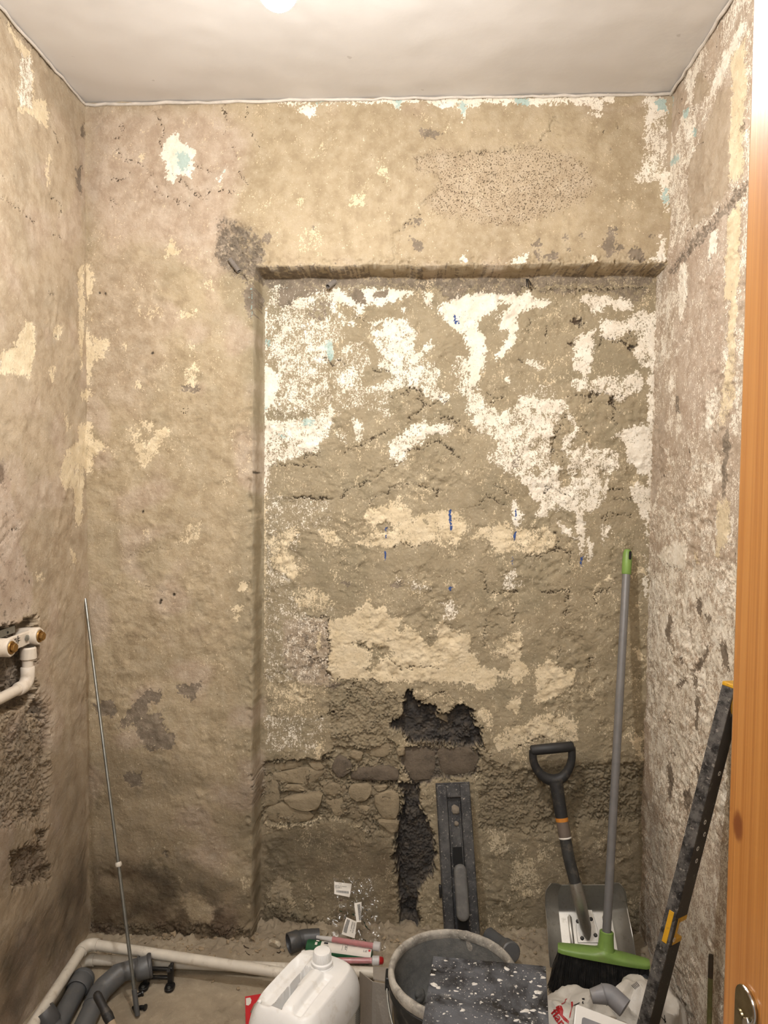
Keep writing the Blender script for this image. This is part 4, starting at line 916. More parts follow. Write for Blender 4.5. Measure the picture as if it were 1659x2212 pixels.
MB().tube([dp[1] + a1 * 0.055, dp[1] + a1 * 0.008, dp[1] + a2 * 0.012, dp[2] + (dp[3] - dp[2]) * 0.15], [r + .0022, r + .0030, r + .0030, r + .0022], 24).build('bend', pvc, drain)
socket(onZ(327, 2086, r + 0.030), dirn, r + 0.0040, 0.042, pvc, drain)
MB().lathe([(r + .004, -.002), (r + .0062, 0), (r + .004, .003)], onZ(300, 2090, r + .029), dirn, 24).build('collar', pvc, drain)
MB().lathe([(r + .004, -.004), (r + .0066, 0), (r + .0066, .004), (r + .0042, .008)], onZ(322, 2086, r + .030), dirn, 24).build('seal_bead', pvc_d, drain)
# tee fitting nearer the left wall
tp = [onZ(104, 2260, 0.028), onZ(137, 2192, 0.029), onZ(173, 2126, 0.031)]
tee = thing('drain_tee', 'grey drain pipe fitting with two sockets lying beside the left wall', 'pipe fitting', tp[0])
MB().tube(tp, 0.0245, 24).build('body', pvc, tee)
td = (tp[2] - tp[1]).normalized()
socket(tp[2] + td * 0.026, td, 0.0305, 0.052, pvc, tee)
MB().lathe([(0.029, -.002), (0.0325, 0), (0.0325, .005), (0.029, .007)], tp[2] + td * 0.012, td, 26).build('seal_bead', pvc, tee)
br = onZ(92, 2184, 0.075); j = tp[0].lerp(tp[1], 0.45)
bd = (br - j).normalized()
MB().tube([j, br - bd * 0.02], 0.0240, 24).build('branch', pvc, tee)
socket(br, bd, 0.0272, 0.04, pvc_d, tee)
# black gripped tool standing up against the drain pipe
blackr = plain('black_rubber', srgb(34, 32, 31), 0.6, var=0.2, vscale=40, dirt=srgb(110, 100, 88), dirt_amt=0.35, dscale=60)
t0, t1, t2 = onY(208, 2146, 1.63), onY(239, 2207, 1.60), onY(262, 2260, 1.575)
tool = thing('hand_tool', 'black gripped hand tool leaning against the grey drain pipe', 'tool', t2)
MB().tube([t0 + (t0 - t1).normalized() * 0.004, t0, t0.lerp(t1, 0.1), t0.lerp(t1, 0.5), t0.lerp(t1, 0.8), t1], [0.004, 0.0085, 0.0105, 0.0098, 0.0125, 0.011], 16).build('grip', blackr, tool, smooth=60)
MB().tube([t1, t2, Vector((t2.x + .012, t2.y - .015, 0.006))], [0.0095, 0.0088, 0.008], 14).build('shank', plain('pale_wood', srgb(168, 148, 122), 0.7, var=0.15), tool)

# ------------------------------------------------------------------ black pipe bracket on the floor
blackp = plain('black_plastic', srgb(27, 26, 26), 0.38, var=0.15, vscale=40, dirt=srgb(100, 92, 80), dirt_amt=0.3, dscale=50)
bo = onZ(340, 2134, 0.0)
bx = (onZ(372, 2122, 0) - onZ(300, 2120, 0)).normalized(); bz = Vector((0, 0, 1)); by = bz.cross(bx)
BM_ = frame(bo + Vector((0, 0, 0.002)), bx, by, bz)
br_ = thing('pipe_bracket', 'black plastic pipe bracket with two screw ears on the bare floor', 'bracket', bo)
for s in (-1, 1):
    mb = MB().prism([(x * 1.0, y) for x, y in stadium(0.026, 0.036)], BM_ @ Vector((s * 0.036, -0.004, 0)), bx, by, bz, 0.008)
    mb.build('foot', blackp, br_, bevel=0.0012)
    MB().lathe([(0, 0.0105), (0.004, 0.0105), (0.0045, 0.008), (0.007, 0.0079)], BM_ @ Vector((s * 0.036, -0.012, 0)), bz, 14).build('screw', zinc, br_)
    MB().box((s * 0.034, 0.010, 0.030), (0.014, 0.016, 0.048), BM_).build('upright', blackp, br_, bevel=0.002)
    jaw = [BM_ @ Vector((s * 0.034, 0.006 + 0.017 * math.cos(a), 0.060 + 0.015 * math.sin(a))) for a in np.linspace(-0.3, -math.pi + 0.3, 9)]
    MB().tube(jaw, 0.0050, 8).build('jaw', blackp, br_)
for z in (0.020, 0.044): MB().box((0, 0.012, z), (0.066, 0.010, 0.008), BM_).build('crossbar', blackp, br_, bevel=0.0015)
for k, (x, y) in enumerate(((301, 2148), (308, 2176), (292, 2180))):
    p = onZ(x, y, 0.0062)
    tag(MB().lathe([(0, -0.012), (0.004, -0.012), (0.0055, -0.004), (0.0055, 0.004), (0.008, 0.006), (0.008, 0.010), (0, 0.011)], p, (0.8, 0.5 - k * 0.6, 0.1), 12).build('wall_plug', blackp),
        ('small black plug lying behind the foot of the leaning rod, farthest back', 'small black plug lying just right of the foot of the leaning rod', 'small black plug lying just left of the foot of the leaning rod')[k], 'plug', 'black plugs by the rod')

# ------------------------------------------------------------------ red hang card
redc = plain('red_card', srgb(205, 34, 40), 0.45, var=0.05)
p0 = onZ(531, 2222, 0.0)
ce = (onZ(575, 2214, 0) - p0).normalized(); cu_ = Vector((-0.12, 0.42, 0.9)); cu_ = (cu_ - ce * ce.dot(cu_)).normalized(); cn = ce.cross(cu_)
card = thing('hang_card', 'red shop hang card propped beside the white canister on its left', 'card', p0)
cw, chh = 0.075, 0.070
hole = [(0.012, 0.034), (0.020, 0.026), (0.030, 0.020), (0.034, 0.034), (0.042, 0.038), (0.034, 0.044), (0.030, 0.054), (0.022, 0.050)]
outl = [(0, 0), (cw, 0), (cw, chh), (0, chh)]
bmm = bmesh.new()
def loop_edges(pl):
    vs = [bmm.verts.new(p0 + ce * x + cu_ * y) for x, y in pl]
    return [bmm.edges.new((vs[i], vs[(i + 1) % len(vs)])) for i in range(len(vs))]
eds = loop_edges(outl) + loop_edges(hole)
bmesh.ops.triangle_fill(bmm, edges=eds, use_beauty=True, use_dissolve=False)
bad = [f for f in bmm.faces if (lambda c: 0.014 < (c - p0).dot(ce) < 0.040 and 0.024 < (c - p0).dot(cu_) < 0.050 and all(any((v.co - (p0 + ce * h[0] + cu_ * h[1])).length < 1e-6 for h in hole) for v in f.verts))(f.calc_center_median())]
bmesh.ops.delete(bmm, geom=bad, context='FACES_ONLY')
ret = bmesh.ops.extrude_face_region(bmm, geom=bmm.faces[:])
bmesh.ops.translate(bmm, vec=cn * -0.0008, verts=[v for v in ret['geom'] if isinstance(v, bmesh.types.BMVert)])
bmesh.ops.recalc_face_normals(bmm, faces=bmm.faces)
me = bpy.data.meshes.new('card'); bmm.to_mesh(me); bmm.free(); link('card', me, redc, card, smooth=0)
wcard = plain('white_print', srgb(232, 226, 216), 0.5, var=0.03)
inkm = plain('black_print', srgb(34, 32, 32), 0.6, var=0.0)
mbb = MB().prism([(0.002, chh - 0.004), (0.002, chh - 0.019), (0.008, chh - 0.021), (0.014, chh - 0.017), (0.016, chh - 0.010), (0.013, chh - 0.004)], p0 + cn * 0.0002, ce, cu_, cn, 0.0003)
mbb.build('printed_corner', wcard, card, smooth=0)

# ------------------------------------------------------------------ white canister
HDPE = plain('white_canister_plastic', srgb(240, 239, 237), 0.36, var=0.03, vscale=14, dirt=srgb(196, 184, 164), dirt_amt=0.35, dscale=18)
CH_ = 0.285
h1, h2 = onZ(632, 2172, CH_), onZ(712, 2078, CH_)
cu1 = (h2 - h1); cu1.z = 0; cu1.normalize(); cv1 = Vector((-cu1.y, cu1.x, 0))
cc = onZ(662, 2112, CH_); cc.z = 0
CM = frame(cc, cu1, cv1, Vector((0, 0, 1)))
can = thing('canister', 'white plastic canister with screw cap and moulded handle on the floor in front', 'canister', cc)
CLh, CWh = 0.126, 0.091
def sq(a, hx, hy, n=5.0):
    c, s = math.cos(a), math.sin(a)
    return (math.copysign(abs(c) ** (2 / n), c) * hx, math.copysign(abs(s) ** (2 / n), s) * hy)
NA = 128; rings = []
for z, kx, ky in ((0.0, .93, .92), (0.006, .98, .975), (0.018, 1, 1), (0.05, 1, 1), (0.10, 1, 1), (0.15, 1, 1), (0.20, 1, 1), (0.225, .995, .99), (0.243, .965, .95), (0.258, .91, .885), (0.268, .865, .83)):
    rings.append([CM @ Vector((*sq(2 * math.pi * i / NA, CLh * kx, CWh * ky), z)) for i in range(NA)])
def top_z(x, y):
    z = 0.272 + 0.012 * (1 - (x / CLh) ** 2) * (1 - (y / CWh) ** 2)
    gx = float(sst(np.float32(-abs(x + 0.030)), -0.068, -0.058))
    g1 = float(sst(np.float32(-abs(y - 0.018)), -0.0125, -0.0095)); g2 = float(sst(np.float32(-abs(y + 0.036)), -0.014, -0.006))
    sl = float(sst(np.float32(y), 0.026, 0.036) * sst(np.float32(-y), -0.080, -0.055) * sst(np.float32(-abs(x + 0.015)), -0.095, -0.06))
    bar = math.exp(-((y + 0.010) / 0.014) ** 2) * 0.007 * gx
    return z - 0.060 * gx * g1 - 0.010 * gx * g2 - 0.017 * sl + bar
for f in [0.97, 0.94] + [0.90 - 0.025 * q for q in range(35)]:
    rr = []
    for i in range(NA):
        x, y = sq(2 * math.pi * i / NA, CLh * .865 * f, CWh * .83 * f, 5.0)
        rr.append(CM @ Vector((x, y, top_z(x, y) if f < 0.97 else 0.2715)))
    rings.append(rr)
MB().rings(rings, True, True).build('body', HDPE, can, smooth=60)
capo = CM @ Vector((0.058, -0.006, 0.276))
cp = [(0.0265, -0.004), (0.0265, 0.006), (0.0238, 0.008), (0.0238, 0.011), (0.0252, 0.012), (0.0252, 0.016), (0.0215, 0.018)]
capb = MB().lathe(cp, capo, (0, 0, 1), 32, True, False).build('neck_ring', HDPE, can)
rg = []
for h, rr_, amp in ((0.017, 0.0208, 0), (0.018, 0.0214, .0007), (0.036, 0.0206, .0007), (0.0392, 0.0190, .0002), (0.0405, 0.0165, 0)):
    rg.append([capo + Vector((math.cos(2 * math.pi * i / 96) * (rr_ + amp * (i % 3 == 0)), math.sin(2 * math.pi * i / 96) * (rr_ + amp * (i % 3 == 0)), h)) for i in range(96)])
MB().rings(rg, True, True).build('cap', HDPE, can)
for x, y in ((0.088, -0.060), (-0.092, 0.062), (-0.098, -0.044), (0.09, 0.066)):
    MB().blob(CM @ Vector((x, y, 0.2705)), (0.0055, 0.0055, 0.0035), 3, 0.05, 2).build('moulding_nub', HDPE, can, smooth=180)
labm = plain('grey_label', srgb(218, 215, 206), 0.5, var=0.06, vscale=40)
def sidept(s, z, off=0.0006):     # the label wraps the right-hand narrow side of the body
    a = s; x, y = sq(a, CLh + off, CWh + off)
    return CM @ Vector((x, y, z))
lab = []
for z in (0.03, 0.10, 0.15, 0.192):
    lab.append([sidept(-math.pi / 2 - 0.75 + 1.70 * i / 20, z) for i in range(21)])
lb_ = MB().rings(lab, False, False, closed=False).build('label', labm, can)
txm = plain('grey_print', srgb(92, 90, 88), 0.6, var=0.0)
mbt = MB()
for k in range(24):
    z = 0.188 - k * 0.0050
    a0 = -math.pi / 2 + 0.20; n = 8
    up = [sidept(a0 + 0.68 * i / n, z, 0.0011) for i in range(n + 1)]; dn = [sidept(a0 + 0.68 * i / n, z - 0.0024, 0.0011) for i in range(n + 1)]
    mbt.rings([up, dn], False, False, closed=False)
pt = mbt.build('label_print', txm, can, smooth=0); pt['kind'] = 'stuff'

# ------------------------------------------------------------------ dark elbow, resin cartridge, mixer nozzles, clear bag
e0, e1, e2 = onZ(626, 2037, 0.032), onZ(655, 2027, 0.034), onZ(690, 2024, 0.034)
elb = thing('pipe_elbow', 'dark grey pipe elbow lying behind the canister, open end to the left', 'pipe fitting', e1)
ed = (e0 - e1).normalized()
MB().tube([e0 - ed * 0.012] + arc(e0, e1, e2, 0.02, 6) + [e2], [0.0245] * 7 + [0.0235], 26).build('bend', pvc_d, elb, smooth=60)
socket(e0 + ed * 0.004, ed, 0.0285, 0.034, pvc_d, elb)
green = plain('green_tube', srgb(38, 92, 60), 0.4, var=0.06)
ca, cb = onZ(664, 2047, 0.030), onZ(805, 2066, 0.030)
au, av, aw = axes(cb - ca, (0, -0.72, 0.69))      # av faces the camera
cart = thing('resin_cartridge', 'green resin cartridge with white label lying at the foot of the wall', 'cartridge', ca)
MB().lathe([(0, 0), (0.0215, 0), (0.0225, 0.003), (0.0225, (cb - ca).length - 0.012), (0.018, (cb - ca).length - 0.004), (0.008, (cb - ca).length), (0, (cb - ca).length)], ca, au, 28).build('tube', green, cart)
CLn = (cb - ca).length
def shell(r, t0, t1, s0, s1, n=10):
    return [[ca + au * s + (av * math.cos(t0 + (t1 - t0) * i / n) + aw * math.sin(t0 + (t1 - t0) * i / n)) * r for i in range(n + 1)] for s in (s0, s1)]
# find which sign of the angle is up
sg = 1 if aw.z > 0 else -1
MB().rings(shell(0.0230, sg * -0.35, sg * 1.05, CLn * 0.22, CLn * 0.99), False, False, closed=False).build('label', wcard, cart)
MB().rings(shell(0.0229, sg * -1.2, sg * -0.55, CLn * 0.16, CLn * 0.36), False, False, closed=False).build('yellow_panel', plain('yellow_print', srgb(206, 164, 44), 0.5), cart)
tn = (av * math.cos(sg * 0.35) + aw * math.sin(sg * 0.35)); tv = au.cross(tn); tv = tv if tv.z > 0 else -tv
def ink_boxes(name, items, mat, parent, o, ex, ey, lift=0.0006):
    mb = MB(); en = ex.cross(ey)
    for x, y, w, h in items: mb.prism([(x, y), (x + w, y), (x + w, y + h), (x, y + h)], o + en * lift, ex, ey, en, 0.0002)
    x_ = mb.build(name, mat, parent, smooth=0); x_['kind'] = 'stuff'; return x_
lo_ = ca + tn * 0.0228
ex_ = au if au.cross(tv).dot(tn) > 0 else au
random.seed(3)
ink_boxes('barcode', [(CLn * 0.27 + k * 0.0016, -0.006, 0.0009, 0.006) for k in range(9)] + [(CLn * 0.265, 0.004, 0.012, 0.005)], inkm, cart, lo_, au, tv, 0.0008 if au.cross(tv).dot(tn) > 0 else -0.0010)
ink_boxes('box_outline', [(CLn * 0.55, -0.0085, 0.0006, 0.017), (CLn * 0.55 + 0.014, -0.0085, 0.0006, 0.017)], inkm, cart, lo_, au, tv, 0.0008 if au.cross(tv).dot(tn) > 0 else -0.0010)
sgn = 1 if au.cross(tv).dot(tn) > 0 else -1
text_mesh('A+', 0.0095, lo_ + au * (CLn * 0.55 + 0.007) + tv * 0.006 + tn * 0.0008, -tv, au if (-tv).cross(au).dot(tn) > 0 else -au, 'grade_mark', inkm, cart)
text_mesh('L-E', 0.008, lo_ + au * CLn * 0.87 - tv * 0.004 + tn * 0.0008, au, tv, 'size_mark', inkm, cart)
ink_boxes('red_mark', [(CLn * 0.945, -0.001, 0.006, 0.005)], redc, cart, lo_, au, tv, 0.0008 if sgn > 0 else -0.001)
ink_boxes('green_panel_marks', [(CLn * 0.13, -0.002, 0.007, 0.008), (CLn * 0.14, 0.009, 0.009, 0.003)], wcard, cart, lo_, au, tv, 0.0008 if sgn > 0 else -0.001)

def clear(name, col, alpha, rough=0.12):
    t = NT(name); t.set(Base_Color=col, Roughness=rough)
    t.b.inputs['Alpha'].default_value = alpha; t.b.inputs['Specular IOR Level'].default_value = 0.6
    return t.m
pinkc = plain('red_mixing_spiral', srgb(196, 96, 102), 0.3, var=0.12, vscale=80)
frost = clear('frosted_plastic', (0.80, 0.78, 0.77, 1), 0.62, 0.3)
redp = plain('red_plastic', srgb(176, 36, 36), 0.4)
def nozzle(lbl, a, b, tail, hub, endc):
    o = thing('mixing_nozzle', lbl, 'nozzle', a, 'mixing nozzles in the clear bag')
    u = (b - a).normalized(); n = 40
    if tail: MB().tube([tail, a], [0.0045, 0.0070], 14).build('tip', frost, o)
    # spiral mixing element seen through the clear tube
    v = u.orthogonal().normalized(); w = u.cross(v); L_ = (b - a).length; rr = []
    for i in range(n + 1):
        s = i / n; an = s * 16
        q = a + u * L_ * s; e = (v * math.cos(an) + w * math.sin(an))
        rr.append([q + e * 0.0066 + u.cross(e) * 0.0022, q + e * 0.0066 - u.cross(e) * 0.0022, q - e * 0.0066 - u.cross(e) * 0.0022, q - e * 0.0066 + u.cross(e) * 0.0022])
    MB().rings(rr).build('spiral', pinkc, o)
    MB().tube([a, a.lerp(b, 0.5), b], 0.0082, 16, caps=False).build('barrel', clear('tinted_tube', (0.78, 0.42, 0.42, 1), 0.45, 0.15), o)
    MB().lathe([(0.0082, 0), (0.0125, 0.002), (0.0125, 0.020), (0.0105, 0.022), (0.0, 0.022)], b, u, 20).build('hub', frost, o)
    if endc: MB().lathe([(0, 0.020), (0.0105, 0.020), (0.0105, 0.023), (0.0090, 0.024), (0.0105, 0.026), (0.0090, 0.028), (0.0105, 0.030), (0.006, 0.034), (0, 0.034)], b, u, 20).build('end_plug', redp, o)
    return o
nozzle('red mixing nozzle with grey tip lying along the top of the cartridge', onZ(718, 2029, 0.062), onZ(806, 2043, 0.062), onZ(684, 2024, 0.062), 0, False)
nozzle('red mixing nozzle with red end plug lying in front of the cartridge', onZ(727, 2075, 0.043), onZ(803, 2075, 0.043), None, 0, True)

# clear bag leaning on the wall
filmt = NT('clear_film')
tr_s = filmt.add('ShaderNodeBsdfTransparent'); tr_s.inputs[0].default_value = (0.97, 0.97, 0.97, 1)
gl_s = filmt.add('ShaderNodeBsdfGlossy'); gl_s.inputs['Roughness'].default_value = 0.07
lw_s = filmt.add('ShaderNodeFresnel'); lw_s.inputs[0].default_value = 1.45
mx_s = filmt.add('ShaderNodeMixShader'); filmt.link(lw_s.outputs[0], mx_s.inputs[0]); filmt.link(tr_s.outputs[0], mx_s.inputs[1]); filmt.link(gl_s.outputs[0], mx_s.inputs[2])
filmt.link(mx_s.outputs[0], filmt.out.inputs[0])
film = filmt.m
bagc = thing('clear_bag', 'crumpled clear plastic bag with three white labels propped against the wall', 'bag', onZ(770, 2085, 0.0))
from mathutils import noise as mnoise
def film_sheet(px, nx, ny, ytop, ybot, zbot, seed, amp=0.010):
    """a crumpled film between four corners (tl, tr, br, bl), leaning on the wall"""
    tl, tr, brr, bl = px; a, b = onY(*tl, ytop), onY(*tr, ytop); c, d = onY(*brr, ybot), onY(*bl, ybot)
    rr = []
    for j in range(ny + 1):
        t = j / ny; row = []
        for i in range(nx + 1):
            s = i / nx
            p = a.lerp(b, s).lerp(d.lerp(c, s), t)
            q = Vector((s * 3.2 + seed, t * 4.1, seed * 1.7))
            k = (1 - abs(mnoise.noise(q * 1.3)) * 2) * 0.6 + (1 - abs(mnoise.noise(q * 3.1)) * 2) * 0.35
            edge_ = math.sin(math.pi * min(1, max(0, s))) ** 0.5
            p = p + Vector((mnoise.noise(q * 2.2 + Vector((9, 0, 0))) * 0.008, -amp * k * (0.4 + 0.6 * edge_), mnoise.noise(q * 2.7 + Vector((0, 9, 0))) * 0.006))
            row.append(p)
        rr.append(row)
    return rr
fr = film_sheet(((712, 1893), (806, 1888), (838, 2078), (716, 2066)), 34, 56, 2.150, 2.045, 0, 3.1, 0.013)
MB().rings(fr, False, False, closed=False).build('front_film', film, bagc, smooth=28)
bk = film_sheet(((716, 1898), (800, 1892), (846, 2080), (700, 2060)), 30, 50, 2.162, 2.072, 0, 7.7, 0.010)
MB().rings(bk, False, False, closed=False).build('back_film', film, bagc, smooth=28)
frg = MB().rings(fr, False, False, closed=False)
bvf = BVHTree.FromPolygons([Vector(v) for v in frg.v], frg.f)
def bag_label(quad, lines, name='label'):
    """a paper sticker on the front film: corner pixels tl, tr, br, bl"""
    n = 8; vs = []
    for j in range(n + 1):
        row = []
        for i in range(n + 1):
            s, t = i / n, j / n
            x = (quad[0][0] * (1 - s) + quad[1][0] * s) * (1 - t) + (quad[3][0] * (1 - s) + quad[2][0] * s) * t
            y = (quad[0][1] * (1 - s) + quad[1][1] * s) * (1 - t) + (quad[3][1] * (1 - s) + quad[2][1] * s) * t
            v = Vector(ray(x, y)); h = bvf.ray_cast(Vector(CAM), v.normalized())
            q = h[0] if h[0] is not None else Vector(CAM) + v * (2.10 / v.y)
            row.append(q - v.normalized() * 0.003)
        vs.append(row)
    # relax to a sheet of paper
    for _ in range(4):
        for j in range(1, n):
            for i in range(1, n): vs[j][i] = (vs[j - 1][i] + vs[j + 1][i] + vs[j][i - 1] + vs[j][i + 1]) / 4
    o = MB().rings(vs, False, False, closed=False).build(name, wcard, bagc)
    o['label'] = lines[0]
    tl, tr, bl = vs[0][0], vs[0][n], vs[n][0]
    mb = MB().rings(vs, False, False, closed=False)
    return o, tl, (tr - tl), (bl - tl), BVHTree.FromPolygons([Vector(v) for v in mb.v], mb.f)
def label_text(lb, rows, bar, along_y=False):
    o, tl, ex, ey, bv = lb
    if along_y: tl, ex, ey = tl + ex, ey, -ex
    W_, H_ = ex.length, ey.length; exn = ex.normalized(); eyn = -(ey - exn * exn.dot(ey)).normalized()
    for s, fx, fy, sz in rows:
        text_mesh(s, H_ * sz, tl + ex * fx + ey * fy, exn, eyn, 'lettering', inkm, o, lift=0.0010, on=bv, bold=0.0)
    if bar:
        x0, y0, x1, y1 = bar; mb = MB()
        k = x0
        while k < x1:
            w = 0.012 if int(k * 97) % 3 else 0.022
            a = tl + ex * k + ey * y0; b = tl + ex * (k + w) + ey * y0; c = tl + ex * (k + w) + ey * y1; d = tl + ex * k + ey * y1
            en = exn.cross(eyn); q = []
            for p in (a, b, c, d):
                h = bv.ray_cast(p + en * 0.1, -en); q.append((h[0] if h[0] is not None else p) + en * 0.0014)
            mb._add(q, [(0, 1, 2, 3)]); k += w + 0.014
        z = mb.build('barcode', txm, o, smooth=0); z['kind'] = 'stuff'
l1 = bag_label(((722, 1905), (760, 1909), (755, 1938), (722, 1931)), ['upper white sticker, level'])
label_text(l1, [('21/16', 0.25, 0.14, 0.12), ('GSM PLATE GASKET', 0.04, 0.34, 0.125), ('POLIMER 21', 0.04, 0.47, 0.125), ('1 pc. per set', 0.04, 0.57, 0.07)], (0.12, 0.66, 0.80, 0.85))
l2 = bag_label(((765, 1951), (781, 1948), (780, 1992), (770, 1992)), ['middle white sticker, standing on end'])
label_text(l2, [], (0.10, 0.22, 0.92, 0.62), True)
l3 = bag_label(((748, 1981), (771, 1991), (766, 2027), (738, 2018)), ['lower white sticker, tilted'])
label_text(l3, [('GSM PLATE', 0.10, 0.22, 0.15), ('GASKET 21', 0.10, 0.40, 0.15)], (0.08, 0.62, 0.85, 0.90), True)

# ------------------------------------------------------------------ folded grey card between canister and bucket
cardb = plain('grey_cardboard', srgb(158, 150, 140), 0.85, var=0.05, vscale=30, bump=0.001, bscale=150)
f0, f1, f2, f3 = onZ(770, 2092, 0.10), onZ(800, 2122, 0.10), onZ(846, 2128, 0.10), onZ(776, 2180, 0.005)
box_ = thing('cardboard_flap', 'folded grey cardboard between the canister and the bucket', 'cardboard', onZ(810, 2160, 0))
def sheet(q, th, name, mat, parent):
    n = (q[1] - q[0]).cross(q[3] - q[0]).normalized()
    return MB().prism([(0, 0), (1, 0), (0, 0)], q[0], (1, 0, 0), (0, 1, 0), n, 0)._x if False else MB()._add([p for p in q] + [p - n * th for p in q], [(0, 1, 2, 3), (7, 6, 5, 4), (0, 4, 5, 1), (1, 5, 6, 2), (2, 6, 7, 3), (3, 7, 4, 0)]).build(name, mat, parent, smooth=0)
A_, B_, C_ = onY(778, 2098, 1.80), onY(806, 2120, 1.735), onY(850, 2128, 1.70)
sheet([A_, B_, Vector((B_.x, B_.y - 0.005, 0.003)), Vector((A_.x, A_.y, 0.003))], 0.0022, 'left_panel', cardb, box_)
sheet([B_, C_, Vector((C_.x - .004, C_.y - .02, 0.003)), Vector((B_.x, B_.y - 0.007, 0.003))], 0.0022, 'right_panel', cardb, box_)
D_, E_ = onY(806, 2090, 1.83), onY(848, 2092, 1.80)
sheet([D_, E_, C_ + Vector((0, .004, .002)), B_ + Vector((0, .004, .002))], 0.0022, 'upper_flap', cardb, box_)
fl = onZ(832, 2158, 0.03)
sheet([onZ(838, 2125, 0.03), onZ(850, 2130, 0.03), onZ(840, 2172, 0.012), onZ(824, 2172, 0.012)], 0.002, 'loose_edge', cardb, box_)

# ------------------------------------------------------------------ mortar bucket
def mortar_mat(name, a, b, crust=0.5):
    t = NT(name); co = t.coord()
    c = t.mix(t.ramp(t.noise(co, 25, 6, 0.65), 0.35, 0.65), a, b)
    c = t.mix(t.math('MULTIPLY', t.ramp(t.noise(co, 70, 7, 0.75), 0.54, 0.64), crust), c, srgb(204, 196, 182))
    t.set(Base_Color=c, Roughness=0.85); t.b.inputs['Specular IOR Level'].default_value = 0.25
    t.bump(t.noise(co, 90, 6, 0.7), 0.003, 0.8); return t.m
crust = mortar_mat('dried_mortar_crust', srgb(136, 131, 123), srgb(184, 178, 168), 0.8)
lining = mortar_mat('mortar_lining', srgb(104, 104, 102), srgb(124, 123, 119), 0.08)
wet = mortar_mat('mortar', srgb(92, 91, 88), srgb(112, 110, 105), 0.05)
buck = plain('black_bucket_plastic', srgb(30, 31, 33), 0.42, var=0.12, vscale=30, dirt=srgb(150, 146, 138), dirt_amt=0.35, dscale=26)
BZ = 0.30; bc = onZ(979, 2094, BZ); bc.z = 0; BR = 0.147
bk_ = thing('mortar_bucket', 'black bucket with mortar crusted rim standing in the middle of the floor', 'bucket', bc)
NB = 64
def bring(r, z, wob=0.0, seed=0):
    o = []
    for i in range(NB):
        a = 2 * math.pi * i / NB
        k = 1 + wob * (mnoise.noise(Vector((math.cos(a) * 2.2, math.sin(a) * 2.2, z * 30 + seed))) + 0.6 * mnoise.noise(Vector((math.cos(a) * 7, math.sin(a) * 7, z * 40 + seed))))
        o.append(bc + Vector((math.cos(a) * r * k, math.sin(a) * r * k, z)))
    return o
MB().rings([bring(0.112, 0.0), bring(0.116, 0.004), bring(0.130, 0.15), bring(0.1405, 0.255), bring(0.1465, 0.257), bring(0.1475, 0.275), bring(0.143, 0.278), bring(0.1445, 0.294), bring(0.139, 0.294), bring(0.128, 0.15), bring(0.110, 0.01)], True, True).build('shell', buck, bk_, smooth=40)
rim = []
for i, (dr, dz) in enumerate(((-.0065, -.012), (-.0085, 0.0), (-.005, .0075), (0.001, .0085), (0.0055, .004), (0.0062, -.006), (0.0035, -.016))):
    rim.append(bring(0.1425 + dr, 0.294 + dz, 0.012, 3))
MB().rings(rim, False, False).build('rim', crust, bk_, smooth=70)
MB().rings([bring(0.1372, 0.292, 0.003, 5), bring(0.1345, 0.25, 0.006, 5), bring(0.131, 0.20, 0.008, 5), bring(0.124, 0.165, 0.014, 5), bring(0.112, 0.150, 0.02, 6)], False, False).build('lining', lining, bk_, smooth=80)
mr = [bring(0.127, 0.150), bring(0.115, 0.147, 0.02, 8)]
for f in (0.8, 0.6, 0.4, 0.2, 0.03):
    row = []
    for i in range(NB):
        a = 2 * math.pi * i / NB; x, y = math.cos(a) * 0.115 * f, math.sin(a) * 0.115 * f
        row.append(bc + Vector((x, y, 0.142 + 0.016 * mnoise.noise(Vector((x * 22, y * 22, 1.0))) + 0.010 * mnoise.noise(Vector((x * 60, y * 60, 4.0))))))
    mr.append(row)
MB().rings(mr, False, True).build('mortar', wet, bk_, smooth=80)
for k, (a, z, rr_) in enumerate(((1.32, 0.288, (0.020, 0.008, 0.014)), (2.9, 0.165, (0.022, 0.012, 0.012)), (3.4, 0.168, (0.028, 0.016, 0.010)), (2.3, 0.17, (0.018, 0.01, 0.012)), (1.25, 0.268, (0.018, 0.005, 0.022)))):
    q = bc + Vector((math.cos(a) * (0.139 if z > .2 else 0.112), math.sin(a) * (0.139 if z > .2 else 0.112), z))
    MB().blob(q, rr_, k + 3, 0.35, 3, Matrix.Rotation(a + math.pi / 2, 3, 'Z')).build('mortar_lump', crust if z > .2 else wet, bk_, smooth=60)
for s in (-1, 1):
    q = bc + Vector((s * 0.149, 0.01, 0.262)); MB().box(q, (0.012, 0.036, 0.03)).build('handle_lug', buck, bk_, bevel=0.003)
hp = [bc + Vector((0.151 * math.cos(a), 0.01 - 0.03 * math.sin(a) - 0.140 * math.sin(a), 0.262 - 0.10 * math.sin(a))) for a in np.linspace(0, math.pi, 28)]
MB().tube(hp, 0.0024, 8).build('handle', zinc, bk_)

